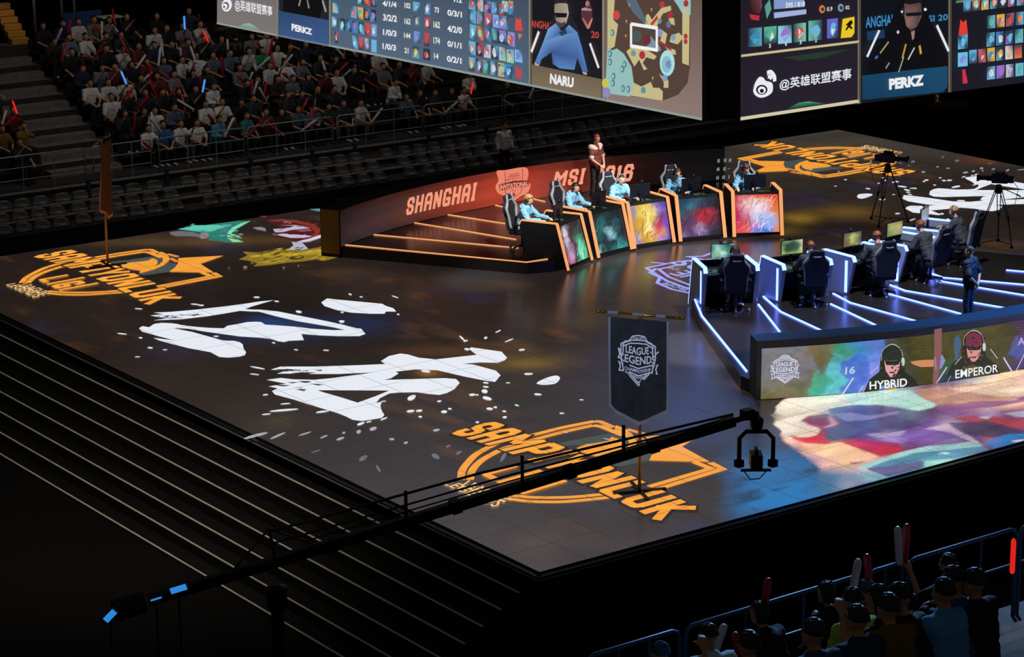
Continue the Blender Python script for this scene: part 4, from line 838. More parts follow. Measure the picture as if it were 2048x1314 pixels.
def make_monitor(label, cat='monitor'):
    m = empty('monitor'); tag(m, label, cat)
    b = MB(); b.box((0, -.018, .40), (.60, .036, .36)); b.build('screen_panel', PLA, m, bevel=.008)
    b = MB(); b.box((0, -.06, .22), (.05, .04, .42)); b.box((0, -.045, .38), (.16, .04, .12)); b.build('stand_neck', PLA, m)
    b = MB(); b.prism([(-.14, -.2), (.14, -.2), (.1, .06), (-.1, .06)], .0, .018); b.build('stand_base', PLA, m)
    return m
mon0 = make_monitor('x')
def mon_pic(mon, g, seed):
    sp = [c for c in kids(mon) if c.name.startswith('screen_panel')][0]
    picture('screen_picture', lambda u, v: Vector((.285 - .57 * u, .0015, .235 + .33 * v)), g, GAME, sp, 40, 24, .12, 6., seed)
kb0 = empty('keyboard'); tag(kb0, 'x', 'keyboard')
b = MB(); b.box((0, 0, .012), (.44, .15, .022)); b.build('case', PLA, kb0, bevel=.004)
b = MB(); [b.box((-.2 + .0275 * i, -.05 + .024 * j, .027), (.022, .019, .008)) for i in range(15) for j in range(5)]; b.build('keys', mat('keycaps', '24262c', .5), kb0)
ms0 = empty('computer_mouse'); tag(ms0, 'x', 'mouse'); b = MB(); b.smooth = True; b.ell((0, 0, .008), (.032, .06, .03)); b.build('shell', PLA, ms0)
b = MB(); b.box((0, -.035, .034), (.006, .02, .008)); b.build('wheel', GREY, ms0)
pad0 = MB().box((0, 0, .003), (.45, .34, .005)).build('mouse_pad', mat('green_pad', '3a5230', .9), None, bevel=.001)
wc0 = empty('webcam'); tag(wc0, 'x', 'webcam')
b = MB(); b.smooth = True; b.tube([(0, -.03, .06), (0, .035, .06)], .032, 12); b.build('camera_body', PLA, wc0)
b = MB(); b.smooth = True; b.tube([(0, .035, .06), (0, .042, .06)], .02, 12); b.build('lens', mat('lens_glass', '202838', .1), wc0)
b = MB(); b.tube([(0, 0, -.0), (0, 0, .04)], .008, 6); b.box((0, 0, .004), (.07, .05, .008)); b.build('clip', PLA, wc0)
f1 = True
for side, desks, txt, grp in ((0, ODESK, OCH, 'amber podium'), (1, BDESK, BCH, 'blue podium')):
    for k in range(5):
        d = desks[k]; rz = d[1]; T = 1.071
        xo = [(-.1, .0, -.05, -.1, 0), (0, 0, 0, .02, -.1)][side][k]
        mo = mon0 if f1 else dup(mon0); yaw = [(6, 4, -8, 8, 0), (0, 0, 0, -6, 2)][side][k]
        put(mo, at(d, xo, .62, T), rz + R_(yaw), ('black monitor seen from behind on the ' if side == 0 else ('lit game monitor on the ' if k < 4 else 'pale edge-on monitor on the ')) + txt[k], 'monitors on the ' + grp)
        kb = kb0 if f1 else dup(kb0); put(kb, at(d, xo - .05, 1.02, T), rz + R_(random.uniform(-8, 8)), 'black keyboard on the ' + txt[k], 'keyboards on the ' + grp)
        pd = pad0 if f1 else dup(pad0); put(pd, at(d, .42 if side == 0 else .4, .98, T), rz, 'dark green mouse pad on the ' + txt[k], 'mouse pads on the ' + grp); pd['category'] = 'mouse pad'
        if side == 1 or k >= 0:
            mm = ms0 if f1 else dup(ms0); put(mm, at(d, .40, 1.0, T + .006), rz, 'black computer mouse on the ' + txt[k], 'mice on the ' + grp)
        wc = wc0 if f1 else dup(wc0); put(wc, at(d, xo + .06, .60, T + .582), rz, 'small camera clipped above the monitor on the ' + txt[k], 'webcams on the ' + grp)
        f1 = False
        if side == 1: PICS = globals().setdefault('PICL', []); PICS.append((mo, k))
for mo, k in PICL: mon_pic(mo, GG[k], k * 7.)
# ================================================================== hanging screen cube
TI = .065
nL = Vector((-1, 0, -TI)).normalized(); pL = Vector((8.2, 0, 6)); nR = Vector((0, -1, -TI)).normalized(); pR = Vector((0, 5.3, 6))
ex = lambda z: 8.2 - TI * (z - 6); ey = lambda z: 5.3 - TI * (z - 6)
cube = empty('screen_frame', (16.4, 15.2, 6.0)); tag(cube, 'black frame of the hanging four-sided screen', 'screen frame'); oc_ = Vector((16.4, 15.2, 6.0))
b = MB(); zt = 14
b.add([Vector(q) - oc_ for q in [(8.35, 5.72, 6), (9.0, 5.36, 6), (9.0, 5.9, 6), (8.6, 5.9, 6), (8.35 - TI * 8, 5.72 - TI * 8, zt), (9.0 - TI * 0, 5.36 - TI * 8, zt), (9.0, 5.9, zt), (8.6, 5.9, zt)]],
      [(0, 1, 5, 4), (1, 2, 6, 5), (2, 3, 7, 6), (3, 0, 4, 7), (0, 3, 2, 1), (4, 5, 6, 7)])
b.build('corner_post', BLK, cube)
b = MB(); b.box((0, 0, 8.0), (16.5, 19.6, .2)); b.build('top_frame', BLK, cube)
for sx, sy, nm in ((1, 0, 'side'), (0, 1, 'side')):
    b = MB()
    if sx: b.box((8.2, 0, 3.9), (.1, 19.0, 7.6))
    else: b.box((0, 9.7, 3.9), (16.2, .1, 7.6))
    b.build('far_screen', mat('far_screen_light', '202020', .8, emit='6c727c', es=1.), cube)
def scr(name, label, quad, n, under):
    o = empty(name, quad[0], 0, label, 'projection screen', 'faces of the hanging screen cube'); q0 = Vector(quad[0])
    b = MB(); back = -n * .12
    b.add([Vector(q) - q0 + n * -.01 for q in quad] + [Vector(q) - q0 + back for q in quad], [(0, 1, 2, 3), (4, 7, 6, 5), (0, 4, 5, 1), (1, 5, 6, 2), (2, 6, 7, 3), (3, 7, 4, 0)])
    b.build('screen_sheet', mat('screen_cloth', '1a1a1c', .9), o); return o, q0
bl, br = onPlane(435, 47, pL, nL), onPlane(1405, 240, pL, nL); H8 = Vector((-TI * 8, 0, 8))
sL, qL = scr('projection_screen', 'hanging screen face with score table, portrait and map', [bl, br, br + H8, bl + H8], nL, None)
cl, cr_ = onPlane(1480, 238, pR, nR), Vector((24.6, 5.3, 6)); H8r = Vector((0, -TI * 8, 8)); zfix = 6 - cl.z
sR, qR = scr('projection_screen', 'hanging screen face with skill icons, portrait and @ sign', [cl, Vector((24.6, cl.y, cl.z)), Vector((24.6, cl.y, cl.z)) + H8r, cl + H8r], nR, None)
PAL = ['6ab0d8', '9a70c8', 'c84a48', 'd8a848', '5ab088', 'c8c8d0', '7a90d8', '3a8ab8', 'b8607a', '8ad0c8', 'd87848']
def icon(A, x, y, w_, h_, sl, hint=None, r=random):
    c1 = hint or r.choice(PAL); c2 = r.choice(PAL)
    q = lambda a, c: (x + a * w_, y + c * h_ + a * w_ * sl)
    A.poly([q(0, 0), q(1, 0), q(1, 1), q(0, 1)], [c1 if r.random() < .6 else '2a3848' for _ in range(4)]); A.up()
    A.poly([q(.5 + .42 * math.cos(t) * r.uniform(.5, 1), .5 + .42 * math.sin(t) * r.uniform(.5, 1)) for t in [k * .8 for k in range(8)]], c2)
    A.poly([q(.2 + r.random() * .5, .2 + r.random() * .5), q(.8, .3 + r.random() * .4), q(.4, .85)], 'd8e4e8' if r.random() < .6 else c1); A.n -= 1
SL = Art(lambda a, b_, h: onPlane(a, b_, pL, nL) + nL * h - qL, .012)
bt = lambda x: 47 + .19897 * (x - 435)
tp = lambda x: -330 + .3 * (x - 435)
def col(x0, x1, ct, cb, y0=None):
    SL.poly([(x0, tp(x0)), (x1, tp(x1)), (x1, bt(x1)), (x0, bt(x0))], [ct, ct, cb, cb])
col(435, 556, '4a4850', '7a7472'); col(556, 660, '15151b', '20242e'); col(660, 1062, '2a323c', '53657a'); col(1062, 1207, '14141b', '1c1a20'); col(1207, 1405, '5c4c44', '8c7870')
SL.up()
SL.poly([(557, 20), (659, 40), (659, bt(659)), (557, bt(557))], ['2c4468', '34507c', '3c5a88', '3a5680'])
SL.poly([(476, 54), (490, 47), (500, 46), (512, 52), (524, 64)], ['7a7a74', '88b498', '90c4a8', '88a890', '7a7874'])
SL.stroke([(435, 46), (520, 63), (1405, 238)], .05, '8c9a94')
SL.poly([(1065, 128), (1205, 158), (1205, bt(1205)), (1065, bt(1065))], ['6c5e4c', '6e604e', '80705a', '7e6e58'])
for x in (556.5, 661, 1061, 1208): SL.stroke([(x, tp(x)), (x, bt(x))], .06, '8a8272')
for x in (559, 664, 1065, 1212): SL.stroke([(x, tp(x)), (x, bt(x))], .03, '5c584e')
SL.up()
W = 'e8eaf0'
SL.text('@英雄联盟赛事', (472, 22), (547, 35), (547, 12), (472, -3), W, .012)
SL.disc(456, 10, 10, W, 13, 20, .2); SL.disc(462, -6, 5, W, 6); SL.up(); SL.disc(455, 11, 6.5, '6a666a', 8, 16); SL.up(); SL.disc(454, 12, 4.5, W, 5.5); SL.up(); SL.disc(453, 13, 2, '5a565c', 2.5)
SL.text('PERKZ', (588, 60), (629, 69), (629, 57), (588, 46), W, .05)
for p, q in (((603, 12), (609, -8)), ((623, 16), (619, -8)), ((657, 23), (650, 0))): SL.stroke([p, q], .09, '9a9488')
SL.poly([(575, -60), (640, -60), (650, 10), (645, 36), (570, 22)], '0e0e12')
for t, x0, y0, x1, y1, s_ in [('4/1/4', 770, 0, 798, 11, .12), ('102', 814, 4, 826, 15, .12), ('73', 874, 13, 883, 24, .14), ('0/3/1', 900, 18, 929, 30, .16), ('3/2/2', 771, 27, 799, 40, .12), ('162', 814, 35, 826, 47, .12), ('162', 872, 41, 885, 54, .15), ('4/2/0', 900, 49, 929, 62, .17),
                               ('1/0/3', 771, 57, 798, 69, .14), ('144', 813, 64, 826, 75, .13), ('174', 872, 73, 885, 86, .16), ('0/1/1', 900, 80, 928, 92, .18), ('1/0/3', 770, 85, 797, 97, .15), ('21', 814, 94, 822, 105, .14), ('14', 873, 105, 882, 116, .16), ('0/2/1', 899, 110, 928, 122, .18), ('7/2', 912, -8, 929, 3, .15)]:
    SL.text(t, (x0, y1), (x1, y1 + (x1 - x0) * s_), (x1, y0 + (x1 - x0) * s_), (x0, y0), 'e4e6da' if '/' not in t else W, .03)
rr = random.Random(4); q4 = lambda X, Y: (430 + X / 3.4133, Y / 3.4133)
for X0, Y0, w_, h_, hint in [(820, 15, 38, 68, '6ac0e8'), (815, 110, 44, 68, '6ac0e8'), (835, 212, 22, 76, 'd85a70'), (1370, 8, 44, 64, None), (1450, 15, 36, 78, '5a9ad0'), (1380, 105, 34, 64, None), (1450, 115, 36, 74, None), (1375, 208, 40, 76, None), (1446, 220, 36, 90, 'c84a58'), (1367, 312, 45, 76, '6aa8c0'), (1440, 325, 46, 78, '9a7ac8')]:
    icon(SL, *q4(X0, Y0), w_ / 3.4133, h_ / 3.4133, .16, hint, rr)
for X0, Y0, n, st_, h_ in [(990, -40, 3, 46, 62), (945, 35, 4, 45, 80), (870, 120, 6, 43, 82), (955, 240, 4, 43, 86), (1750, -20, 6, 52, 78), (1750, 62, 5, 55, 88), (1758, 162, 6, 50, 96), (1750, 275, 6, 52, 92), (1750, 385, 6, 50, 92)]:
    for k in range(n):
        icon(SL, *q4(X0 + st_ * k, Y0 + st_ * k * .19), (st_ - 7) / 3.4133, h_ / 3.4133, .18, None if k % 3 else '6ab0d8', rr)
c5 = lambda X, Y: (1000 + X / 4.267, Y / 4.267)
for X0, Y0, w_, h_, hint in [(10, 120, 66, 115, '9a80d8'), (5, 265, 70, 100, '6ab8d8'), (85, 265, 64, 120, '9a80d8'), (20, 400, 45, 90, 'c89a60'), (80, 415, 60, 110, '8ad0b8'), (8, 540, 66, 90, '6ab8e8'), (80, 560, 50, 60, '5ab060'), (148, 415, 66, 105, '6ac0e8'), (40, 0, 50, 90, None), (95, 0, 40, 90, 'c89a60')]:
    icon(SL, *c5(X0, Y0), w_ / 4.267, h_ / 4.267, .2, hint, rr)
SL.poly([c5(*p) for p in [(160, 140), (180, 165), (200, 150), (215, 262), (148, 252)]], 'd84a44'); SL.poly([c5(*p) for p in [(160, 555), (180, 590), (205, 575), (205, 668), (158, 655)]], 'c8424a'); SL.poly([c5(*p) for p in [(175, 280), (215, 290), (185, 335)]], 'b87a78')
# portrait
SL.text('ANGHAI', c5(285, 228), c5(455, 250), c5(455, 185), c5(285, 165), 'b8443c', .03); SL.text('20', c5(800, 318), c5(868, 326), c5(868, 268), c5(800, 258), 'b8443c', .03)
for p, q in (((290, 440), (355, 265)), ((790, 365), (865, 575))): SL.stroke([c5(*p), c5(*q)], .075, 'e4e0e4')
SL.poly([c5(*p) for p in [(745, 60), (760, 0), (785, 0), (805, 70), (815, 150), (775, 200), (780, 235), (760, 230), (720, 160), (715, 80)]], '5a3038'); SL.poly([c5(*p) for p in [(720, 70), (745, 60), (805, 75), (800, 90), (720, 85)]], 'c8b8c0'); SL.poly([c5(*p) for p in [(720, 150), (735, 150), (775, 210), (805, 150), (815, 155), (785, 240), (765, 240)]], 'd08a78'); SL.disc(*c5(770, 25), 4, 'c88a78', 6)
SL.up()
SL.poly([c5(*p) for p in [(420, 260), (480, 150), (500, 120), (640, 130), (690, 230), (720, 320), (690, 330), (430, 310)]], '22222a'); SL.up()
SL.poly([c5(*p) for p in [(330, 520), (400, 350), (440, 240), (510, 190), (560, 270), (620, 205), (690, 270), (730, 400), (780, 610), (735, 605), (690, 490), (665, 590), (540, 578), (480, 540), (470, 440), (385, 500), (368, 552), (330, 545)]], ['5a80b8', '6a92c8', '7aa0d4', '6a90c4', '3a5688', '6a90c8', '6088c0', '5a80b8', '4a70a8', '4a6ca4', '40609a', '5a84c0', '5a84c0', '40609a', '3a5890', '4a70a8', '4a70a8', '5078b0'])
SL.up(); SL.poly([c5(*p) for p in [(500, 20), (610, 20), (622, 110), (600, 190), (550, 215), (512, 170), (498, 90)]], ['8a7c74', 'a89888', 'c0ae98', 'b0a08c', '4a4248', '8a7e74', '948678'])
SL.up(); SL.poly([c5(*p) for p in [(488, 60), (505, -30), (600, -40), (628, 60), (612, 25), (560, 10), (505, 30)]], '2a2426'); SL.poly([c5(*p) for p in [(503, 102), (612, 106), (604, 142), (515, 142)]], '16161c'); SL.poly([c5(*p) for p in [(515, 170), (560, 190), (600, 175), (585, 215), (550, 230), (520, 205)]], '4a4044'); SL.poly([c5(*p) for p in [(540, 268), (600, 240), (610, 280), (560, 300)]], '2a3a60')
SL.poly([c5(*p) for p in [(330, 525), (368, 545), (372, 556), (335, 548)]], 'c8a898'); SL.poly([c5(*p) for p in [(740, 605), (778, 612), (780, 632), (750, 625)]], 'c8a898')
SL.text('NARU', c5(462, 705), c5(664, 742), c5(668, 655), c5(466, 618), W, .05)
# map
SL.poly([c5(*p) for p in [(960, -60), (1665, -60), (1660, 560), (1640, 700), (1560, 800), (1430, 850), (1180, 815), (945, 790), (960, 400)]], '54423a'); SL.up()
Y_ = 'c4b884'; T_ = '94bcb8'
for ps, c in [([(960, -60), (1025, -60), (1010, 160), (1050, 200), (1020, 390), (960, 420)], Y_), ([(1600, 60), (1662, 60), (1655, 550), (1598, 530)], Y_), ([(1170, 690), (1250, 730), (1330, 690), (1350, 740), (1400, 740), (1432, 770), (1430, 850), (1150, 805)], Y_),
              ([(1120, 430), (1170, 390), (1300, 420), (1380, 470), (1360, 500), (1290, 480), (1260, 530), (1300, 580), (1270, 590), (1230, 500), (1190, 560)], Y_), ([(1290, 120), (1310, 110), (1340, 160), (1420, 60), (1500, 40), (1505, 80), (1430, 110), (1380, 220), (1280, 200)], Y_), ([(1430, 250), (1470, 280), (1450, 380), (1540, 420), (1545, 460), (1500, 450), (1410, 340)], Y_), ([(1480, 130), (1530, 150), (1535, 210), (1490, 190)], Y_), ([(1545, 280), (1570, 270), (1610, 310), (1560, 370), (1490, 350), (1500, 300)], Y_), ([(1400, 620), (1480, 680), (1480, 740), (1440, 740), (1440, 690)], Y_),
              ([(1110, -60), (1180, -60), (1300, 180), (1290, 210), (1180, 100), (1130, 20)], '56687a'), ([(1330, 300), (1400, 380), (1420, 420), (1380, 430), (1290, 400)], '7a90a0'), ([(960, 395), (1000, 420), (1040, 405), (1100, 450), (1165, 560), (1190, 740), (1150, 815), (940, 785)], T_), ([(1490, -60), (1672, -60), (1670, 120), (1600, 110), (1560, 40)], T_)]:
    SL.poly([c5(*p) for p in ps], c)
SL.disc(*c5(1470, 530), 15, 'a8dce0', 26); SL.up(); SL.disc(*c5(1470, 540), 10, '8ab8c8', 17); SL.disc(*c5(1485, 540), 5, '5a60a0', 8)
SL.stroke([c5(*p) for p in [(1165, 195), (1385, 230), (1385, 418), (1165, 383), (1165, 195)]], .07, 'f0f0f0')
for X0, Y0, r, c in [(1040, 120, 7, 'c84848'), (1260, 460, 6, 'a83440'), (1410, 270, 6, '8a90c8'), (1430, 30, 5, 'b83a40'), (1635, 20, 5, 'a83238'), (1632, 300, 4, 'b03840'), (1632, 345, 4, 'b03840'), (1525, 310, 5, '7aa0c0'), (1455, 655, 5, '7aa0c8'), (1270, 760, 5, '5a9098'), (1485, 200, 5, '5a7088'), (1410, 170, 4, '6a90a0'), (1185, 445, 5, '6a9aa0'), (945, 700, 7, 'c8c050'), (955, 780, 8, '8a8ac0'), (1215, 300, 9, '4a5a58'), (1300, 330, 8, '6a3034'), (1500, 120, 5, 'a83238')]:
    SL.disc(*c5(X0, Y0), r, c, r * 1.35)
for X0, Y0 in [(985, 450), (985, 520), (1090, 580), (1110, 540), (1015, 640), (1010, 700), (1095, 745), (1140, 750), (1005, 270)]: SL.disc(*c5(X0, Y0), 4, '4a7684', 7); SL.up(); SL.disc(*c5(X0, Y0), 2.4, T_, 4.4); SL.n -= 1
for X0, Y0 in [(1150, 35), (1125, 175), (1120, 300), (1340, 75), (1350, 660)]: SL.poly([c5(X0 - 10, Y0 - 14), c5(X0 + 10, Y0 - 12), c5(X0, Y0 + 18)], 'c88a40')
SL.poly([c5(*p) for p in [(1330, 195), (1390, 120), (1395, 150), (1345, 210)]], 'b03a34'); SL.poly([c5(*p) for p in [(1400, 330), (1510, 400), (1510, 425), (1410, 360)]], '9a3438')
SL.build('screen_picture', SCRM, sL)
# ---- right-hand face
SR = Art(lambda a, b_, h: onPlane(a, b_, pR, nR) + nR * h - qR, .012)
br_ = lambda x: 238 - .1285 * (x - 1480); c6 = lambda X, Y: (1460 + X / 3.4830, Y / 3.4830)
def colr(x0, x1, ct, cb):
    SR.poly([(x0, -320), (x1, -320), (x1, br_(x1)), (x0, br_(x0))], [ct, ct, cb, cb])
colr(1480, 1716, '15131c', '241f2c'); colr(1716, 1898, '0a0c14', '10141c'); colr(1898, 2300, '0e1016', '181a24')
SR.up()
SR.poly([c6(*p) for p in [(915, 525), (1510, 455), (1510, 600), (1480, 640), (915, 695)]], ['14405f', '1a4a6c', '18486a', '164466', '123a58'])
for X0 in (898, 1530): SR.stroke([(c6(X0, 0)[0], -300), (c6(X0, 0)[0], br_(c6(X0, 0)[0]))], .07, '4e463c'); SR.stroke([(c6(X0 - 10, 0)[0], -300), (c6(X0 - 10, 0)[0], br_(c6(X0, 0)[0]))], .025, '8a8070')
SR.stroke([c6(72, 388), c6(895, 288)], .05, 'c8b890'); SR.stroke([c6(68, 826), c6(898, 702)], .07, 'cfc8a4')
SR.poly([c6(*p) for p in [(380, 765), (470, 715), (540, 705), (620, 715), (680, 722)]], ['201e2a', '3a8a68', '4ab488', '3a8a70', '242430']); SR.poly([c6(*p) for p in [(360, 400), (600, 365), (840, 340), (640, 400), (480, 420)]], '26382c')
SR.up()
SR.text('@英雄联盟赛事', c6(338, 632), c6(838, 560), c6(838, 470), c6(338, 548), W, .012)
SR.poly([c6(*p) for p in [(155, 640), (165, 580), (195, 535), (225, 540), (240, 560), (275, 570), (290, 590), (285, 640), (240, 672), (190, 675)]], W, 4); SR.stroke([c6(250, 508), c6(275, 500), c6(300, 530), c6(303, 565)], .09, W, 4); SR.stroke([c6(255, 535), c6(272, 532), c6(280, 550)], .07, W, 4)
SR.up(); SR.disc(*c6(210, 622), 11.5, '17151e', 10); SR.up(); SR.disc(*c6(208, 624), 8, W, 7.5); SR.up(); SR.disc(*c6(205, 628), 4, '17151e', 4)
SR.text('PERKZ', c6(1092, 622), c6(1334, 590), c6(1334, 515), c6(1090, 545), W, .06)
SR.text('595 / 818', c6(372, 52), c6(505, 40), c6(505, 5), c6(372, 15), W, .02); SR.text('0.9', c6(658, 75), c6(697, 72), c6(697, 42), c6(658, 45), 'd8d8d0', .02); SR.text('82', c6(788, 62), c6(816, 60), c6(816, 34), c6(788, 36), 'd8d8d0', .02)
SR.n -= 2
SR.poly([c6(*p) for p in [(295, -30), (505, -50), (508, 45), (295, 62)]], '8098c8'); SR.poly([c6(*p) for p in [(295, 85), (520, 62), (520, 95), (297, 125)]], 'a0b0dc'); SR.n += 2
SR.poly([c6(*p) for p in [(120, -60), (200, -60), (205, 40), (190, 90), (140, 85), (118, 30)]], ['2a2024', '6a4448', '8a5a58', '5a2a30', '3a1418', '2a1a1e']); SR.poly([c6(*p) for p in [(118, 95), (190, 105), (185, 140), (130, 130)]], 'b83038'); SR.poly([c6(*p) for p in [(225, 40), (260, -10), (272, 60), (240, 130)]], '5a9a8a')
for X0, Y0, c in [(625, 60, 'd08040'), (755, 50, '7a98a8')]: SR.disc(*c6(X0, Y0), 6, c, 8); SR.up(); SR.disc(*c6(X0, Y0), 3.2, '30343c', 4); SR.n -= 1
rr = random.Random(9)
for X0, Y0, w_, h_, hint in [(110, 195, 95, 130, '5aa0b8'), (220, 185, 88, 120, '5ab098'), (318, 178, 95, 125, '8ac8e0'), (424, 162, 88, 130, '7ac8b0'), (530, 142, 95, 140, '6ab8a8'), (660, 130, 75, 135, '6a6ad0')]:
    icon(SR, *c6(X0, Y0), w_ / 3.483, h_ / 3.483, -.1, hint, rr)
SR.poly([c6(*p) for p in [(768, 128), (850, 112), (850, 225), (830, 255), (754, 262)]], 'e8c428'); SR.up(); SR.poly([c6(*p) for p in [(815, 140), (830, 135), (835, 155), (820, 175), (835, 190), (825, 200), (810, 185), (790, 210), (785, 200), (800, 175), (785, 170)]], '1c1408'); SR.n -= 1
for t, X0, Y0 in [('5', 255, 330), ('4', 365, 318), ('3', 468, 305), ('2', 575, 290)]: SR.text(t, c6(X0, Y0), c6(X0 + 14, Y0 - 2), c6(X0 + 14, Y0 - 30), c6(X0, Y0 - 28), W, .02)
# portrait on the right-hand face
SR.text('ANGHAI', c6(928, 192), c6(1115, 172), c6(1115, 95), c6(928, 115), '3a8ac0', .02); SR.text('SI 20', c6(1365, 150), c6(1500, 136), c6(1500, 92), c6(1365, 105), '3a8ac0', .02)
SR.poly([c6(*p) for p in [(935, 215), (1060, 200), (1060, 260), (940, 275)]], '163a5c')
SR.up()
SR.poly([c6(*p) for p in [(1150, 30), (1190, -60), (1320, -60), (1350, 60), (1380, 150), (1440, 250), (1500, 420), (1500, 455), (925, 515), (960, 420), (1060, 250), (1110, 120)]], '0b0b10'); SR.up()
SR.poly([c6(*p) for p in [(1190, 15), (1310, 5), (1312, 110), (1280, 180), (1240, 210), (1205, 175), (1190, 100)]], ['584040', '4a3838', '6a5050', '5a4444', '3a2c30', '8a6a64', '7a5c58']); SR.up()
SR.poly([c6(*p) for p in [(1190, 20), (1200, -60), (1320, -60), (1318, 60), (1300, 12), (1230, 25)]], '15131a'); SR.poly([c6(*p) for p in [(1195, 85), (1310, 78), (1305, 102), (1205, 108)]], '141016'); SR.poly([c6(*p) for p in [(1235, 215), (1262, 205), (1258, 260), (1245, 275)]], '9a7a70')
SR.poly([c6(*p) for p in [(1160, 60), (1190, 40), (1190, 110), (1170, 110)]], '1c2028'); SR.disc(*c6(1172, 76), 2.4, 'd8e0e8'); SR.disc(*c6(1335, 60), 3, 'd8e0e8')
for p, q, w_, c in [((930, 390), (1015, 205), .065, 'dce4f0'), ((1415, 170), (1498, 350), .065, 'dce4f0'), ((1175, 400), (1200, 300), .05, 'b89038'), ((1305, 370), (1295, 310), .06, 'c89a38'), ((1215, 410), (1260, 325), .035, 'c8ccd4'), ((1150, 495), (1185, 390), .03, 'b0a890'), ((1020, 365), (1080, 285), .04, 'a09468'), ((1060, 470), (1085, 430), .04, '8a8a8a'), ((1140, 210), (1150, 225), .06, 'c8ccd4'), ((985, 400), (1005, 385), .06, '3a6ab0')]:
    SR.stroke([c6(*p), c6(*q)], w_, c)
for X0, Y0, n, st_, h_ in [(1600, -5, 7, 62, 85), (1765, 105, 4, 66, 90), (1762, 225, 4, 66, 95), (1640, 345, 6, 63, 95), (1765, 460, 4, 66, 90)]:
    for k in range(n): icon(SR, *c6(X0 + st_ * k, Y0 - st_ * k * .12), (st_ - 10) / 3.483, h_ / 3.483, -.12, None if k % 3 else '6ab0d8', rr)
for X0, Y0, w_, h_, c in [(1562, 240, 68, 98, '6ac0e8'), (1562, 362, 68, 98, '6ac0e8')]: icon(SR, *c6(X0, Y0), w_ / 3.483, h_ / 3.483, -.1, c, rr)
SR.poly([c6(*p) for p in [(1580, 130), (1600, 150), (1620, 128), (1632, 232), (1566, 238)]], 'e03a30'); SR.poly([c6(*p) for p in [(1592, 478), (1612, 475), (1632, 572), (1596, 578)]], 'c8304a')
SR.stroke([c6(1548, 8), c6(2060, -60)], .05, '6a7a68')
SR.build('screen_picture', SCRM, sR)

# ================================================================== banners
NAVY = mat('banner_cloth', '3a404c', .75, noise=.25, scale=5); TRIMW = mat('banner_trim', 'a9b4d0', .6); POLE = mat('banner_pole', '9a7840', .35, metal=.7); GOLD = mat('gold_fitting', 'b08a48', .3, metal=.8)
BROWN = mat('banner_back_cloth', '6a3c1c', .8, noise=.2, scale=6); TAPE = mat('pole_tape', '8fa4b4', .5)
def banner(base, bar, label, cloth, trim, wd=.57, curl=0.):
    o = empty('banner_stand', base, 0, label, 'banner'); z1 = bar[2]
    rz = math.atan2(bar[1], bar[0]); M = Matrix.Rotation(rz, 4, 'Z')
    b = MB(); b.smooth = True; b.tube([(0, 0, .04), (0, 0, z1 + .02)], .032, 10); b.build('pole', POLE, o)
    for k in range(4):
        q = rz + .6 + k * math.pi / 2; b = MB(); b.box((.26, 0, .025), (.5, .07, .05), Matrix.Rotation(q, 4, 'Z')); b.build('foot', BLKG, o)
    b = MB(); b.smooth = True; b.tube([(-.78, 0, z1), (.78, 0, z1)], .028, 10, M); cb = b.build('crossbar', GOLD, o)
    b = MB(); b.tube([(-.62, 0, z1), (-.42, 0, z1)], .034, 10, M); b.tube([(-.15, 0, z1), (.05, 0, z1)], .034, 10, M); b.tube([(.3, 0, z1), (.48, 0, z1)], .034, 10, M); b.build('wrapped_tape', TAPE, cb)
    for s in (-1, 1):
        b = MB(); b.smooth = True; b.ell((s * .8, 0, z1), (.045, .045, .045), 10, 8, M); b.tube([(s * .7, 0, z1), (s * .72, 0, z1)], .045, 8, M); b.build('finial', GOLD, cb)
    n_, m_ = 33, 24; L0, L1 = 1.72, 2.03
    def Pc(u, v, h=0.):      # u -1..1, v 0 top .. 1 bottom
        L = L1 - (L1 - L0) * abs(u); x = u * wd * (1 - curl * .12 * v); z = z1 - .05 - L * v
        y = (.035 * math.sin(u * 7 + v * 2.5) + .02 * math.sin(u * 13 - v * 5)) * (.3 + .7 * v) + curl * .2 * v * (abs(u) ** 1.5) - .12 - h
        return M @ Vector((x, y, z))
    b = MB(); b.smooth = True
    vs = [Pc(-1 + 2 * i / (n_ - 1), j / (m_ - 1)) for j in range(m_) for i in range(n_)]
    b.add(vs, [(j * n_ + i, j * n_ + i + 1, (j + 1) * n_ + i + 1, (j + 1) * n_ + i) for j in range(m_ - 1) for i in range(n_ - 1)])
    cl_ = b.build('cloth', cloth, o)
    b = MB()
    def rib(f0, f1, k=40):
        v0 = [f0(t / k) for t in range(k + 1)]; v1 = [f1(t / k) for t in range(k + 1)]
        b.add(v0 + v1, [(t, t + 1, k + 2 + t, k + 1 + t) for t in range(k)])
    for h in (.004, -.004):
        rib(lambda t: Pc(-1, t, h), lambda t: Pc(-.93, t, h)); rib(lambda t: Pc(.93, t, h), lambda t: Pc(1, t, h)); rib(lambda t: Pc(-1 + 2 * t, .962, h), lambda t: Pc(-1 + 2 * t, 1., h))
    b.build('trim', trim, cl_)
    if curl == 0.:
        A = Art(lambda a, bb, h: Pc(a, bb, .004 + h), .003); M2 = lambda u, v: ((u - .5) * 1.36, .62 - v * .49)
        shield(A, M2, '8f96b4', .022); A.build('badge', mat_badge, cl_)['label'] = 'pale league badge'
    return o
mat_badge = img_mat('glowing_badge', .9, rough=.6, base=.2)  # light put into the badge print as its own emission
bb1 = G(1279, 985); a, c = G(1196, 622, 3.42), G(1342, 634, 3.42)
banner(bb1, ((c - a).x, (c - a).y, 3.40), 'dark hanging banner with pale league badge on a brass pole', NAVY, TRIMW)
bb2 = G(216, 533); a, c = G(193, 291, 3.4), G(213, 277, 3.4)
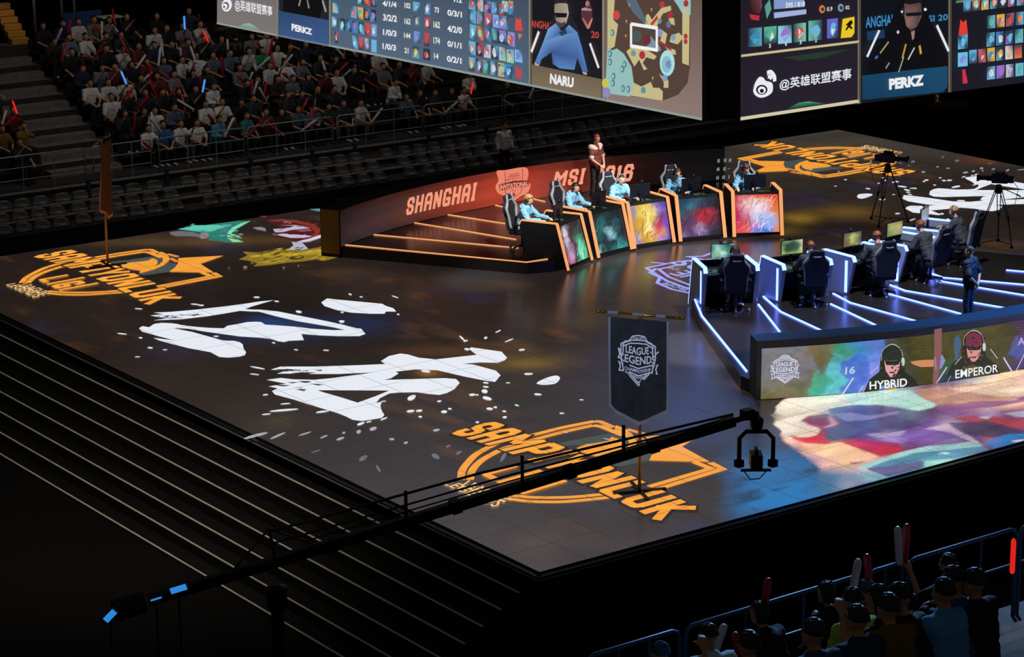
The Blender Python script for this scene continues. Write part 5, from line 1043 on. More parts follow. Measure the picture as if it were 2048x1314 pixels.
banner(bb2, ((c - a).x, (c - a).y, 3.34), 'brown banner seen edge-on on a tall pole by the stands', BROWN, mat('banner_trim_warm', 'c89a68', .6), .56, .35)

# ================================================================== tripod cameras
CAMB = mat('camera_black', '0c0c0e', .45); RUB = mat('rubber', '0a0a0a', .8)
def tv_camera(loc, aim, htop, label, spread=.62):
    o = empty('camera_tripod', loc, aim, label, 'television camera', 'television cameras on tripods'); hh = htop - .42
    for k in range(3):
        q = 2 * math.pi * k / 3 + .5; d = Vector((math.cos(q), math.sin(q), 0)); n_ = Vector((-d.y, d.x, 0))
        b = MB()
        for s in (-1, 1): b.tube([d * .07 + n_ * s * .05 + Vector((0, 0, hh)), d * .36 + n_ * s * .035 + Vector((0, 0, hh * .5))], .014, 6)
        b.tube([d * .34 + Vector((0, 0, hh * .55)), d * spread + Vector((0, 0, .06))], .018, 6); b.box(tuple(d * .36 + Vector((0, 0, hh * .5))), (.07, .07, .06)); lg = b.build('leg', CAMB, o)
        b = MB(); b.ell(tuple(d * spread + Vector((0, 0, .045))), (.05, .05, .045)); b.build('rubber_foot', RUB, lg)
        b = MB(); b.tube([Vector((0, 0, .16)), d * (spread - .05) + Vector((0, 0, .12))], .012, 6); b.build('spreader_arm', CAMB, o)
    b = MB(); b.lathe([(.02, hh - .12), (.09, hh - .1), (.1, hh), (.08, hh + .06), (.08, hh + .12), (.02, hh + .14)], 14); b.build('fluid_head', CAMB, o)
    b = MB(); b.tube([(-.05, .1, hh + .08), (-.5, .2, hh - .08)], .012, 6); b.tube([(-.48, .195, hh - .07), (-.6, .22, hh - .12)], .02, 8); b.build('pan_bar', CAMB, o)
    bz = hh + .15
    b = MB(); b.box((-.02, 0, bz + .14), (.42, .14, .24)); b.box((-.3, 0, bz + .13), (.16, .11, .18)); bd = b.build('camera_body', CAMB, o, bevel=.015)
    b = MB(); b.smooth = True; b.tube([(.18, 0, bz + .14), (.32, 0, bz + .14), (.33, 0, bz + .14), (.52, 0, bz + .14)], [.07, .07, .055, .06], 14); b.tube([(.5, 0, bz + .14), (.58, 0, bz + .14)], [.075, .1], 14); b.build('zoom_lens', CAMB, bd)
    b = MB(); b.box((.0, .13, bz + .26), (.2, .1, .1)); b.box((-.12, .13, bz + .26), (.06, .12, .12)); b.build('viewfinder', CAMB, bd)
    b = MB(); b.tube([(-.14, 0, bz + .25), (-.14, 0, bz + .32), (.1, 0, bz + .32), (.1, 0, bz + .25)], .014, 6); b.build('handle', CAMB, bd)
    b = MB(); b.tube([(-.36, 0, bz + .1), (-.52, .05, bz - .1), (-.45, .1, bz - .5), (-.3, .05, bz - .62)], .008, 6); b.build('cable', RUB, o)
    return o
tv_camera(G(1772, 447), R_(-62), 1.98, 'black camera on a tall tripod in front of the orange upside-down emblem')
tv_camera(G(1992, 492), R_(128), 1.96, 'black camera on a tripod against the white floor writing', .5)
# small remote camera clamped on the red backdrop
a = pol(OWC, OWR + .05, 90.6); o = empty('remote_camera', (a.x, a.y, 1.3), 0, 'small red-lit camera clamped on top of the red backdrop', 'camera')
b = MB(); b.box((0, -.02, .12), (.16, .12, .1)); b.build('camera_body', CAMB, o, bevel=.01)
b = MB(); b.smooth = True; b.tube([(0, -.08, .12), (0, -.16, .12)], .035, 10); b.build('lens', CAMB, o)
b = MB(); b.tube([(0, 0, .003), (0, 0, .08)], .015, 6); b.box((0, 0, .01), (.2, .06, .014)); b.build('clamp', mat('red_clamp', '7a1414', .5), o)

# ================================================================== camera crane
tip = G(1468, 842, 2.75); tail = G(300, 1200, 1.25); ax = (tip - tail)
o = empty('camera_crane', (tail + ax * .2) * 1.0, 0, 'long black camera crane reaching across the front of the stage', 'camera crane'); o.location.z = GZ
org = Vector(o.location); L = lambda p: Vector(p) - org
d = ax.normalized(); sd = d.cross(Vector((0, 0, 1))).normalized(); u_ = sd.cross(d)
def beam(b, p, q, w_, h_):
    e = (q - p).normalized(); s_ = e.cross(Vector((0, 0, 1))).normalized(); v_ = s_.cross(e)
    b.add([L(c_ + s_ * a_ * w_ / 2 + v_ * k_ * h_ / 2) for c_ in (p, q) for a_, k_ in ((-1, -1), (1, -1), (1, 1), (-1, 1))], [(0, 1, 2, 3), (4, 7, 6, 5), (0, 4, 5, 1), (1, 5, 6, 2), (2, 6, 7, 3), (3, 7, 4, 0)])
b = MB(); beam(b, tail, tip, .13, .16)
for t in (.3, .5, .7, .85): beam(b, tail + ax * (t - .008), tail + ax * (t + .008), .17, .2)
b.build('boom', CAMB, o)
up1 = u_ * .32
b = MB(); top0, top1 = tail + ax * .2 + u_ * .5, tip + u_ * .12
b.tube([L(top0), L(tail + ax * .55 + u_ * .42), L(top1)], .022, 6); b.build('levelling_rod', mat('blue_black_metal', '10243c', .4), o)
b = MB(); b.tube([L(tail + ax * .2 + u_ * .3), L(tail + ax * .6 + u_ * .24), L(tip + u_ * .06)], .016, 6); b.tube([L(tail + ax * .25 + u_ * .18), L(tail + ax * .6 + u_ * .14), L(tip)], .012, 6); b.build('tension_cable', RUB, o)
for t in (.42, .62, .8):
    b = MB(); b.box(tuple(L(tail + ax * t + u_ * .25)), (.04, .04, .5)); b.build('cable_post', CAMB, o)
b = MB(); k_ = tail + ax * .2
for s in (-1, 1): b.tube([L(k_ + u_ * .55), L(k_ + ax * .07 * s + u_ * .05)], .018, 6)
b.tube([L(k_ + u_ * .55), L(k_ + u_ * -.1)], .025, 6); b.build('king_post', mat('blue_black_metal'), o)
b = MB(); b.lathe([(.1, .25), (.1, 2.4), (.16, 2.42), (.16, 2.75 - .0), (.05, 2.8)], 12); b.build('column', CAMB, o)
for q in range(4):
    b = MB(); b.tube([(0, 0, .3), (.75 * math.cos(q * 1.571 + .4), .75 * math.sin(q * 1.571 + .4), .08)], .045, 8); lg = b.build('leg', CAMB, o)
    b = MB(); c_ = Vector((.75 * math.cos(q * 1.571 + .4), .75 * math.sin(q * 1.571 + .4), .075)); b.tube([c_ - Vector((.04, 0, 0)), c_ + Vector((.04, 0, 0))], .075, 12); b.build('wheel', RUB, lg)
b = MB(); [b.tube([L(tail - d * (.1 + .12 * i)), L(tail - d * (.2 + .12 * i))], .17, 14) for i in range(4)]; b.build('counterweight', CAMB, o)
hd = tip + d * .25
b = MB(); b.tube([L(tip), L(hd), L(hd + Vector((0, 0, -.0)))], .05, 8); b.box(tuple(L(hd + Vector((0, 0, .05)))), (.2, .16, .16)); b.lathe([(.03, -.31), (.03, -.26), (.1, -.24), (.12, -.1), (.06, -.04)], 12, Matrix.Translation(L(hd + d * .18))); 
b.tube([L(hd), L(hd + d * .2)], .05, 8); b.build('head_mount', CAMB, o)
hc = hd + d * .18 + Vector((0, 0, -.30)); rt = Vector((CR[0][0], CR[1][0], 0)).normalized()
b = MB(); yk = [(-.28, -.52), (-.28, -.12), (-.17, .0), (.17, .0), (.28, -.12), (.28, -.52)]
b.tube([L(hc + rt * x + Vector((0, 0, z))) for x, z in yk], .038, 8); b.box(tuple(L(hc + rt * -.28 + Vector((0, 0, -.55)))), (.12, .12, .12)); b.box(tuple(L(hc + rt * .28 + Vector((0, 0, -.55)))), (.12, .12, .12)); b.build('yoke', CAMB, o)
fw_ = Vector((-rt.y, rt.x, 0)); Mh = Matrix.Translation(L(hc + Vector((0, 0, -.5)))) @ Matrix.Rotation(math.atan2(rt.y, rt.x), 4, 'Z')
b = MB(); b.box((0, 0, 0), (.2, .34, .26), Mh); b.box((0, 0, .17), (.06, .2, .1), Mh); cb = b.build('remote_camera', CAMB, o, bevel=.02)
b = MB(); b.smooth = True; b.tube([(0, .17, 0), (0, .36, -.04)], .065, 12, Mh); b.build('lens', CAMB, cb)
b = MB(); b.box((-.09, -.175, .0), (.02, .01, .2), Mh); b.build('amber_mark', mat('amber_mark', '9a6028', .5), cb)
b = MB(); b.box((0, 0, -.17), (.5, .08, .03), Mh); b.tube([(-.2, 0, -.18), (-.1, -.1, -.3), (.05, -.12, -.28), (.18, 0, -.18)], .01, 6, Mh); b.build('tray', CAMB, o)
BLUE_S = mat('blue_glow', '102040', .4, emit='2f86d8', es=1.)  # blue bits at the crane tail, built as glowing panels on added stands
for x, y, w_, h_, rz, lb in [(357, 1178, .24, .09, .3, 'small glowing blue panel on the crane near the steps'), (220, 1232, .2, .09, .8, 'small glowing blue panel at the tail of the crane'), (312, 1198, .16, .025, .3, 'thin glowing blue strip between the two crane panels')]:
    p = G(x, y, 2.0); m = empty('glow_panel', (p.x, p.y, GZ), 0, lb, 'monitor', 'glowing panels at the crane tail')
    b = MB(); b.tube([(0, 0, .02), (0, 0, 3.54)], .015, 6); b.box((0, 0, .01), (.4, .4, .02)); b.build('stand', CAMB, m)
    Mm = Matrix.Translation((0, 0, 3.62)) @ Matrix.Rotation(math.atan2(rt.y, rt.x) , 4, 'Z') @ Matrix.Rotation(-rz, 4, 'Y')
    b = MB(); b.box((0, .02, 0), (w_ + .03, .03, h_ + .03), Mm); b.build('housing', CAMB, m)
    b = MB(); b.box((0, 0, 0), (w_, .006, h_), Mm); b.build('glow_face', BLUE_S, m)
# ================================================================== people (built facing -y; root on the floor)
def capsule(mb, p, q, r0, r1, n=10):
    """closed tapered limb with round ends"""
    p, q = Vector(p), Vector(q); d = (q - p); L = d.length; d = d / L if L > 1e-6 else Vector((0, 0, 1)); pts = []; rs = []
    for k in range(4): t = math.pi / 2 * (k / 3.3 - 1) ; pts.append(p + d * (r0 * math.sin(t))); rs.append(max(.001, r0 * math.cos(t)))
    for k in range(3, -1, -1): t = math.pi / 2 * (1 - k / 3.3); pts.append(q + d * (r1 * math.sin(t))); rs.append(max(.001, r1 * math.cos(t)))
    mb.tube(pts, rs, n)
def fuse(mb, name, vox, smooth=3):
    """one continuous skin over overlapping limbs"""
    me = mb.mesh(name); o = bpy.data.objects.new(name, me); COL.objects.link(o)
    m = o.modifiers.new('r', 'REMESH'); m.mode = 'VOXEL'; m.voxel_size = vox; m.use_smooth_shade = True
    s = o.modifiers.new('s', 'SMOOTH'); s.factor = .5; s.iterations = smooth
    bpy.context.view_layer.update()
    out = bpy.data.meshes.new_from_object(o.evaluated_get(bpy.context.evaluated_depsgraph_get()))
    bpy.data.objects.remove(o); bpy.data.meshes.remove(me); out.name = name
    return out
def hand(mb, w_, d, nrm, curl=.5, side=1, thick=1.):
    """palm, four fingers of different length with two bends, thumb off the side near the palm base"""
    d = Vector(d).normalized(); nrm = Vector(nrm); nrm = (nrm - d * nrm.dot(d)).normalized(); x = d.cross(nrm) * side; w_ = Vector(w_)
    for k in (-.028, -.01, .01, .028): capsule(mb, w_ + x * k * .8, w_ + d * .085 + x * k, .017 * thick, .014 * thick, 8)
    for k, L in zip((-.031, -.011, .010, .030), (.058, .076, .082, .070)):
        a = w_ + d * .085 + x * k; c = curl; p1 = a + (d * math.cos(c) - nrm * math.sin(c)) * L * .5
        p2 = p1 + (d * math.cos(c * 1.9) - nrm * math.sin(c * 1.9)) * L * .32; p3 = p2 + (d * math.cos(c * 2.5) - nrm * math.sin(c * 2.5)) * L * .24
        capsule(mb, a, p1, .0098 * thick, .009 * thick, 8); capsule(mb, p1, p2, .009 * thick, .0083 * thick, 8); capsule(mb, p2, p3, .0083 * thick, .0075 * thick, 8)
    a = w_ + d * .025 + x * .03; p1 = a + (d * .6 + x * .75 - nrm * .35).normalized() * .042; p2 = p1 + (d * .9 + x * .25 - nrm * .4).normalized() * .036
    capsule(mb, a, p1, .0135 * thick, .011 * thick, 8); capsule(mb, p1, p2, .011 * thick, .009 * thick, 8)
def head_M(J):
    return Matrix.Translation(Vector(J['head'])) @ Matrix.Rotation(R_(J.get('hyaw', 0)), 4, 'Z') @ Matrix.Rotation(R_(J.get('hpitch', 0)), 4, 'X')
def body_mesh(J, name, vox):
    mb = MB(); M = head_M(J); hp = lambda x, y, z: M @ Vector((x, y, z))
    mb.ell((0, .012, .025), (.078, .098, .098), 16, 12, M); mb.ell((0, -.02, -.045), (.062, .07, .075), 14, 10, M); mb.ell((0, -.05, -.085), (.036, .034, .028), 10, 8, M)
    mb.ell((0, -.098, -.012), (.013, .022, .026), 8, 6, M); mb.ell((0, -.088, .022), (.05, .014, .012), 10, 6, M)         # nose, brow
    for s in (-1, 1):
        mb.ell((s * .078, .012, -.012), (.012, .022, .034), 8, 6, M); mb.ell((s * .042, -.066, -.03), (.022, .022, .022), 8, 6, M)
    mb.ell((0, -.083, -.058), (.024, .012, .008), 8, 6, M)
    capsule(mb, J['neck'], hp(0, .02, -.06), .056, .052)
    pv, ch = Vector(J['pelvis']), Vector(J['chest'])
    for s, S in ((-1, 'R'), (1, 'L')):
        sh, el, wr = J['sh' + S], J['el' + S], J['wr' + S]
        capsule(mb, sh, el, .052, .040); capsule(mb, el, Vector(el).lerp(Vector(wr), .35), .041, .038); capsule(mb, Vector(el).lerp(Vector(wr), .35), wr, .038, .025)
        hd = J.get('hd' + S, Vector(wr) - Vector(el)); hand(mb, Vector(wr) + Vector(hd).normalized() * .012, hd, J.get('hn' + S, (0, 0, 1)), J.get('curl' + S, .45), -s)
        hip, kn, an = J['hip' + S], J['kn' + S], J['an' + S]
        capsule(mb, hip, kn, .088, .06); capsule(mb, kn, Vector(kn).lerp(Vector(an), .35), .058, .056); capsule(mb, Vector(kn).lerp(Vector(an), .35), an, .056, .038)
        t = Vector(J.get('toe' + S, (0, -1, 0))); capsule(mb, Vector(an) + Vector((0, .03, -.05)), Vector(an) + t * .14 + Vector((0, 0, -.06)), .036, .03)
        capsule(mb, ch + Vector((s * .07, 0, .0)), pv + Vector((s * .06, 0, .02)), .105, .1); capsule(mb, ch + Vector((s * .05, 0, .05)), sh, .085, .058)
    capsule(mb, ch + Vector((0, 0, .06)), J['neck'], .09, .06)
    return fuse(mb, name, vox)
def folds(me, amp=.013):
    """creases of worn cloth"""
    n = len(me.vertices); co = np.empty(n * 3); no = np.empty(n * 3); me.vertices.foreach_get('co', co); me.vertices.foreach_get('normal', no); co = co.reshape(-1, 3); no = no.reshape(-1, 3)
    a = fbm(co[:, 0] * 7 + co[:, 2] * 9 + 3, co[:, 2] * 15 - co[:, 1] * 6 + 8, 3); a = 1 - 2 * np.abs(a - .47) * 2
    co += no * ((a - .6) * amp)[:, None]; me.vertices.foreach_set('co', co.ravel()); me.update(); return me
def torso_cloth(J, name, vox, sleeve=1., loose=.0, hood=False, hem=.0):
    mb = MB(); pv, ch = Vector(J['pelvis']), Vector(J['chest']); g = .02 + loose
    for s, S in ((-1, 'R'), (1, 'L')):
        sh, el, wr = Vector(J['sh' + S]), Vector(J['el' + S]), Vector(J['wr' + S])
        capsule(mb, sh, sh.lerp(el, min(1, sleeve * 2)), .054 + g, .044 + g)
        if sleeve > .6: capsule(mb, el, el.lerp(wr, (sleeve - .5) * 1.8), .044 + g, .033 + g * .8)
        capsule(mb, ch + Vector((s * .07, 0, 0)), pv + Vector((s * .065, 0, .03 - hem)), .108 + g, .108 + g); capsule(mb, ch + Vector((s * .05, 0, .05)), sh, .088 + g, .062 + g)
    capsule(mb, ch + Vector((0, 0, .06)), Vector(J['neck']).lerp(ch, .35), .1 + g, .075 + g)
    if hood:
        n_ = Vector(J['neck']); 
        for k in range(9):
            q = math.pi * 2 * k / 9; q2 = q + math.pi * 2 / 9
            f = lambda a: n_ + Vector((.085 * math.cos(a), .03 + .075 * math.sin(a), .0 + .03 * math.sin(a)))
            capsule(mb, f(q), f(q2), .036, .036, 8)
        mb.ell(tuple(n_ + Vector((0, .13, -.03))), (.12, .06, .08), 12, 8)
    return folds(fuse(mb, name, vox))
def leg_cloth(J, name, vox, shorts=0.):
    mb = MB(); g = .014; pv = Vector(J['pelvis'])
    for s, S in ((-1, 'R'), (1, 'L')):
        hip, kn, an = Vector(J['hip' + S]), Vector(J['kn' + S]), Vector(J['an' + S])
        capsule(mb, hip, kn, .09 + g, .064 + g)
        if not shorts: capsule(mb, kn, kn.lerp(an, .93), .064 + g, .05 + g)
        capsule(mb, pv + Vector((s * .06, 0, .05)), hip, .106 + g, .092 + g)
    return folds(fuse(mb, name, vox), .009)
def shoes(J, name, S):
    mb = MB(); mb.smooth = True
    if 1:
        an = Vector(J['an' + S]); t = Vector(J.get('toe' + S, (0, -1, 0))); capsule(mb, an + Vector((0, .035, -.05)) - t * 0, an + t * .17 + Vector((0, 0, -.065)), .048, .038, 10)
        capsule(mb, an + Vector((0, .02, -.02)), an + Vector((0, .02, -.05)), .048, .048, 10)
    return mb.mesh(name)
def hair_mesh(J, name, length=0., puff=.0):
    M = head_M(J); bm = bmesh.new(); bmesh.ops.create_uvsphere(bm, u_segments=40, v_segments=28, radius=1)
    rm = []
    for v in bm.verts:
        x, y, z = v.co; n = .034 * (fbm(np.array([x * 7 + 9 + y * 3]), np.array([z * 4 + y * 9 + 4]), 3)[0] - .45) * (1 + puff * 12)
        v.co = Vector((x * (.087 + puff + n), y * (.106 + puff + n) + .018, z * (.104 + puff + n) + .03))
        if z < -.1 - length * 3: rm.append(v)
        elif y < -.2 and z < .36 + .1 * abs(x) + .16 * math.sin(x * 11 + 1): rm.append(v)
    bmesh.ops.delete(bm, geom=rm, context='VERTS')
    if length > .15:
        for v in bm.verts:
            if v.co.z < 0 and v.co.y > -.03: v.co.z *= 1 + length * 3
    bmesh.ops.transform(bm, matrix=M, verts=bm.verts); bmesh.ops.recalc_face_normals(bm, faces=bm.faces)
    r = bmesh.ops.solidify(bm, geom=list(bm.faces), thickness=.012)
    me = bpy.data.meshes.new(name); bm.to_mesh(me); bm.free()
    for p in me.polygons: p.use_smooth = True
    return me
def headset_mesh(J, name, mic=True):
    M = head_M(J); mb = MB(); mb.smooth = True
    mb.tube([(.098 * math.cos(t), .01, .02 + .125 * math.sin(t)) for t in [math.pi * k / 12 for k in range(13)]], .011, 8, M)
    for s in (-1, 1): mb.tube([(s * .078, .01, -.01), (s * .112, .01, -.01)], [.042, .036], 12, M)
    if mic: mb.tube([(.1, -.01, -.03), (.085, -.07, -.075), (.04, -.115, -.08)], .006, 6, M)
    return mb.mesh(name)
def face_marks(me, J):
    """eyes, brows and mouth as darker patches of the same skin mesh (slots 1 and 2)"""
    Mi = head_M(J).inverted()
    for p in me.polygons:
        c = Mi @ p.center
        if c.y < -.05 and abs(c.z) < .12:
            e = abs(abs(c.x) - .031)
            if (e < .015 and abs(c.z - .004) < .008) or (e < .02 and abs(c.z - .03) < .005): p.material_index = 1
            elif abs(c.x) < .024 and abs(c.z + .058) < .008: p.material_index = 2
EYE = mat('eye_dark', '231a17', .4); LIP = mat('lip', '9a5048', .5)
SKIN = [mat('skin_light', 'd8a68c', .55, spec=.3), mat('skin_tan', 'b8845f', .55, spec=.3)]
HAIRC = {'blond': mat('hair_blond', 'b08858', .5), 'brown': mat('hair_brown', '4a2f1e', .5), 'dark': mat('hair_dark', '1a1412', .45), 'red': mat('hair_ginger', '8a4a28', .5)}
def sit(lean=.0, head_dn=18, hyaw=0, wr=((-.16, -.52, .80), (.16, -.52, .80)), el=((-.29, -.24, .78), (.29, -.24, .78)), sz=.52, kn=.50, foot=.10, spread=.13):
    return dict(pelvis=(0, .06, sz + .05), chest=(0, .02 - lean, sz + .42), neck=(0, .0 - lean * 1.4, sz + .59), head=(0, -.035 - lean * 1.7, sz + .735), hpitch=head_dn, hyaw=hyaw,
                shR=(-.185, .0 - lean * 1.2, sz + .50), shL=(.185, .0 - lean * 1.2, sz + .50), elR=el[0], elL=el[1], wrR=wr[0], wrL=wr[1], hnR=(0, 0, 1), hnL=(0, 0, 1),
                hipR=(-.10, .0, sz + .03), hipL=(.10, .0, sz + .03), knR=(-spread, -.43, kn + .02), knL=(spread, -.43, kn + .02), anR=(-spread, -.42, foot), anL=(spread, -.42, foot))
def stand(wr, el, hd=None, hn=None, hpitch=5, hyaw=0, H=1.0, curl=.45, feet=.12):
    J = dict(pelvis=(0, .02, .97 * H), chest=(0, 0, 1.28 * H), neck=(0, .005, 1.47 * H), head=(0, -.03, 1.635 * H), hpitch=hpitch, hyaw=hyaw, shR=(-.19, .01, 1.40 * H), shL=(.19, .01, 1.40 * H), elR=el[0], elL=el[1], wrR=wr[0], wrL=wr[1], curlR=curl, curlL=curl,
             hipR=(-.09, .02, .92 * H), hipL=(.09, .02, .92 * H), knR=(-feet, -.01, .5 * H), knL=(feet, -.01, .5 * H), anR=(-feet, .03, .10), anL=(feet, .03, .10))
    if hd: J['hdR'], J['hdL'] = hd
    if hn: J['hnR'], J['hnL'] = hn
    return J
def mats_of(me, ms):
    me.materials.clear() if hasattr(me.materials, 'clear') else None
    for m in ms: me.materials.append(m)
def person(J, label, shirt, pants, hair='dark', skin=0, sleeve=1., loose=.008, hood=False, headset=None, hl=0., puff=0., vox=.0095, cv=.014, shoe='18181a', shorts=0., group=None, hem=0., shirt_name='shirt'):
    me = body_mesh(J, 'person', vox); face_marks(me, J); mats_of(me, [SKIN[skin], EYE, LIP])
    o = bpy.data.objects.new('person', me); COL.objects.link(o); tag(o, label, 'person', group)
    obj(shirt_name, torso_cloth(J, shirt_name, cv, sleeve, loose, hood, hem), o, shirt)
    obj('trousers', leg_cloth(J, 'trousers', cv, shorts), o, pants)
    [obj('shoe', shoes(J, 'shoe', S), o, mat('shoe_' + shoe, shoe, .6)) for S in 'RL']; obj('hair', hair_mesh(J, 'hair', hl, puff), o, HAIRC[hair])
    if headset: obj('headset', headset_mesh(J, 'headset'), o, headset)
    return o
HOOD = mat('hoodie_blue', '7cb4d2', .8, noise=.12, scale=14); JACK = mat('team_jacket', '3c3d42', .8, noise=.3, scale=10); PANT = mat('dark_trousers', '15161a', .8); DENIM = mat('jeans', '1c2432', .85); HS = mat('headset_dark', '2a2426', .4); HSW = mat('headset_light', '8a8a90', .4)
KEY = [((-.22, -.55, .815), (.16, -.58, .81)), ((-.26, -.58, .81), (.2, -.52, .815)), ((-.2, -.53, .815), (.24, -.57, .81))]
PO = [(.06, 14, 4, 'blond', .02, 'fair haired player in pale blue hoodie at the outermost amber desk', HS), (.10, 20, 2, 'dark', .0, 'dark haired player in pale blue hoodie behind the dark teal panel', HS), (.12, 8, -4, 'dark', .0, 'player in pale blue hoodie with grey headset behind the yellow gold panel', HSW),
      (.12, 14, -2, 'brown', .0, 'player in pale blue hoodie half hidden by a monitor, dark red panel', HS), (.1, 20, 6, 'brown', .02, 'player in pale blue hoodie behind the bright pink panel', HS)]
for k, (lean, hp, hy, hr, pf, lb, hs) in enumerate(PO):
    J = sit(lean, hp, hy, KEY[k % 3], ((-.30, -.26, .80), (.30, -.26, .80)))
    o = person(J, lb, HOOD, PANT, hr, 0, 1., .014, True, hs, 0., pf, shirt_name='hoodie', group='players on the amber podium', hem=.02)
    o.scale = (1.05,) * 3; x, s, yaw = OCHP[k]; o.location = at(ODESK[k], x, s - .06, PZ + .012); o.rotation_euler = (0, 0, ODESK[k][1] + R_(yaw))
PB = [(.06, 12, 'brown', .0, 'player hidden by his chair at the nearest blue edged desk'), (.10, 14, 'red', .0, 'ginger haired player seen from behind at the second blue desk'), (.14, 22, 'red', .015, 'ginger player leaning in at the middle blue desk'), (.16, 14, 'red', .01, 'ginger player in dark jacket at the fourth blue desk'), (.10, 10, 'blond', .01, 'fair haired player in dark jacket beside the tripod camera')]
for k, (lean, hp, hr, pf, lb) in enumerate(PB):
    J = sit(lean, hp, (0, 6, 14, 10, 4)[k], KEY[(k + 1) % 3], ((-.30, -.26, .80), (.30, -.26, .80)))
    o = person(J, lb, JACK, PANT, hr, 0, 1., .012, False, HS, 0., pf, shirt_name='jacket', group='players on the blue podium', hem=.02, shoe='b8b8c4' if k == 1 else '18181a')
    o.scale = (1.07,) * 3; x, s, yaw = BCHP[k]; o.location = at(BDESK[k], x, s - .06, PZ + .012); o.rotation_euler = (0, 0, BDESK[k][1] + R_(yaw))
# coach of the amber team, hands folded in front
J = stand(((-.07, -.25, .93), (.07, -.26, .95)), ((-.27, -.06, 1.13), (.27, -.06, 1.13)), ((.55, -.3, -.35), (-.55, -.3, -.35)), ((-.2, -.8, .5), (.2, -.8, .5)), 12, -10, 1.03, .7)
J['head'] = (.0, -.045, 1.69)
SH1 = mat('red_lit_jersey', '6e3a36', .7, noise=.25, scale=6); WHC = mat('white_cloth', 'd8d4d0', .7)  # red stage light on the grey jersey put into its colour
o = person(J, 'standing coach in red-lit grey and white jersey with folded hands before the backdrop', SH1, PANT, 'red', 0, .42, .016, False, HS, hem=.06, shirt_name='jersey', cv=.014)
mb = MB(); ch = Vector(J['chest'])
for S, s in (('R', -1), ('L', 1)):
    capsule(mb, ch + Vector((s * .07, 0, .065)), Vector(J['sh' + S]) + Vector((0, 0, .008)), .129, .102); capsule(mb, Vector(J['sh' + S]).lerp(Vector(J['el' + S]), .80), Vector(J['sh' + S]).lerp(Vector(J['el' + S]), .84), .084, .083)
obj('white_yoke', fuse(mb, 'white_yoke', .014), o, WHC)
q = G(1191, 393, PZ); o.location = (q.x, q.y, PZ + .012); o.rotation_euler = (0, 0, R_(14))
# coach of the blue team, back to the picture wall, hands behind
J = stand(((-.05, .2, .93), (.05, .21, .95)), ((-.29, .12, 1.15), (.29, .12, 1.15)), ((.6, .05, -.4), (-.6, .05, -.4)), ((0, 1, .2), (0, 1, .2)), 8, 0, 1.02, .6)
o = person(J, 'dark silhouetted coach standing with hands behind the back on the blue podium', mat('black_shirt', '101218', .7), DENIM, 'dark', 1, .42, .018, hem=.06, shirt_name='jersey')
q = G(1941, 506, 1.95); o.location = (q.x, q.y, PZ + .012); o.rotation_euler = (0, 0, R_(200))
# guard in the empty row
J = stand(((-.27, -.06, .9), (.27, -.06, .9)), ((-.26, .03, 1.16), (.26, .03, 1.16)), None, ((-1, 0, 0), (1, 0, 0)), 4, 15, .98)
o = person(J, 'guard in white shirt standing alone in the empty seat rows', mat('guard_shirt', 'd0ccc6', .8), mat('black_trousers', '050506', .9), 'dark', 1, 1., .01, hem=.04)
q = onY(1008, 250, 28.6); o.location = (q.x, 28.6, q.z - 1.63 + .002); b = MB(); b.box((q.x, 28.55, (q.z - 1.63 + GZ) / 2), (12, .9, q.z - 1.63 - GZ)); tag(b.build('walkway_platform', BLK), kind='structure')
# fair head under the far edge of the right-hand screen
J = stand(((-.27, -.06, .9), (.27, -.06, .9)), ((-.26, .03, 1.16), (.26, .03, 1.16)), None, ((-1, 0, 0), (1, 0, 0)), 4, 0, 1.0)
o = person(J, 'person in black with fair hair by the lit steps beyond the stage', mat('black_shirt', '101218'), PANT, 'blond', 0, 1., .01)
q = onY(1874, 196, 36); o.location = (q.x, 36, q.z - 1.63); o.rotation_euler = (0, 0, R_(180)); FARP = q
spot('far_steps_lamp', (q.x + .8, 34.2, q.z + 1.8), (q.x, 36, q.z - .3), 60, (1, .62, .35), 60)
stp = empty('lit_steps', (q.x - .9, 36.2, q.z - 2.6)); tag(stp, 'small wooden steps lit warm beyond the far stage edge', 'steps')
for k in range(4):
    b = MB(); b.box((0, .3 * k, .28 * k + .1), (.55, .3, .2)); b.build('step', mat('worn_wood', '8a6038', .8, noise=.3), stp)
b = MB(); b.box((10, 0.5, -1), (20, 3, .1)); o = MB().box((q.x, 36.6, (q.z - 1.63 + GZ) / 2 - .01), (7, 2.6, q.z - 1.63 - GZ)).build('grandstand_platform', BLK); tag(o, kind='structure')
# ================================================================== far stand: empty seats, rail, crowd
SEAT = mat('stadium_seat', '34322f', .4, spec=.5)
def make_seat():
    s = empty('stadium_seat'); tag(s, 'x', 'seat', 'empty seats below the crowd')
    n_ = 9; b = MB(); b.smooth = True; vs = []
    rows = [(-.24, .03, .21), (-.06, .015, .235), (.0, .05, .245), (.03, .15, .24), (.05, .21, .2)]
    for y, z, w_ in rows:
        for i in range(n_):
            t = -1 + 2 * i / (n_ - 1); vs.append((w_ * t, y + .10 - .07 * t * t - .02, z + (.03 * (1 - t * t) if z > .14 else 0)))
    fs = [(j * n_ + i, j * n_ + i + 1, (j + 1) * n_ + i + 1, (j + 1) * n_ + i) for j in range(len(rows) - 1) for i in range(n_ - 1)]
    k = len(vs); vs += [(x, y + .025, z) for x, y, z in vs]; fs += [tuple(i + k for i in f[::-1]) for f in fs]
    top = list(range((len(rows) - 1) * n_, len(rows) * n_)); fs += [(top[i], top[i + 1], top[i + 1] + k, top[i] + k) for i in range(n_ - 1)]
    b.add(vs, fs); bk = b.build('backrest', SEAT, s)
    b = MB(); b.box((0, .02, .008), (.3, .2, .012)); b.build('mounting_plate', CAMB, s)
    return s
s0 = make_seat(); f1 = True
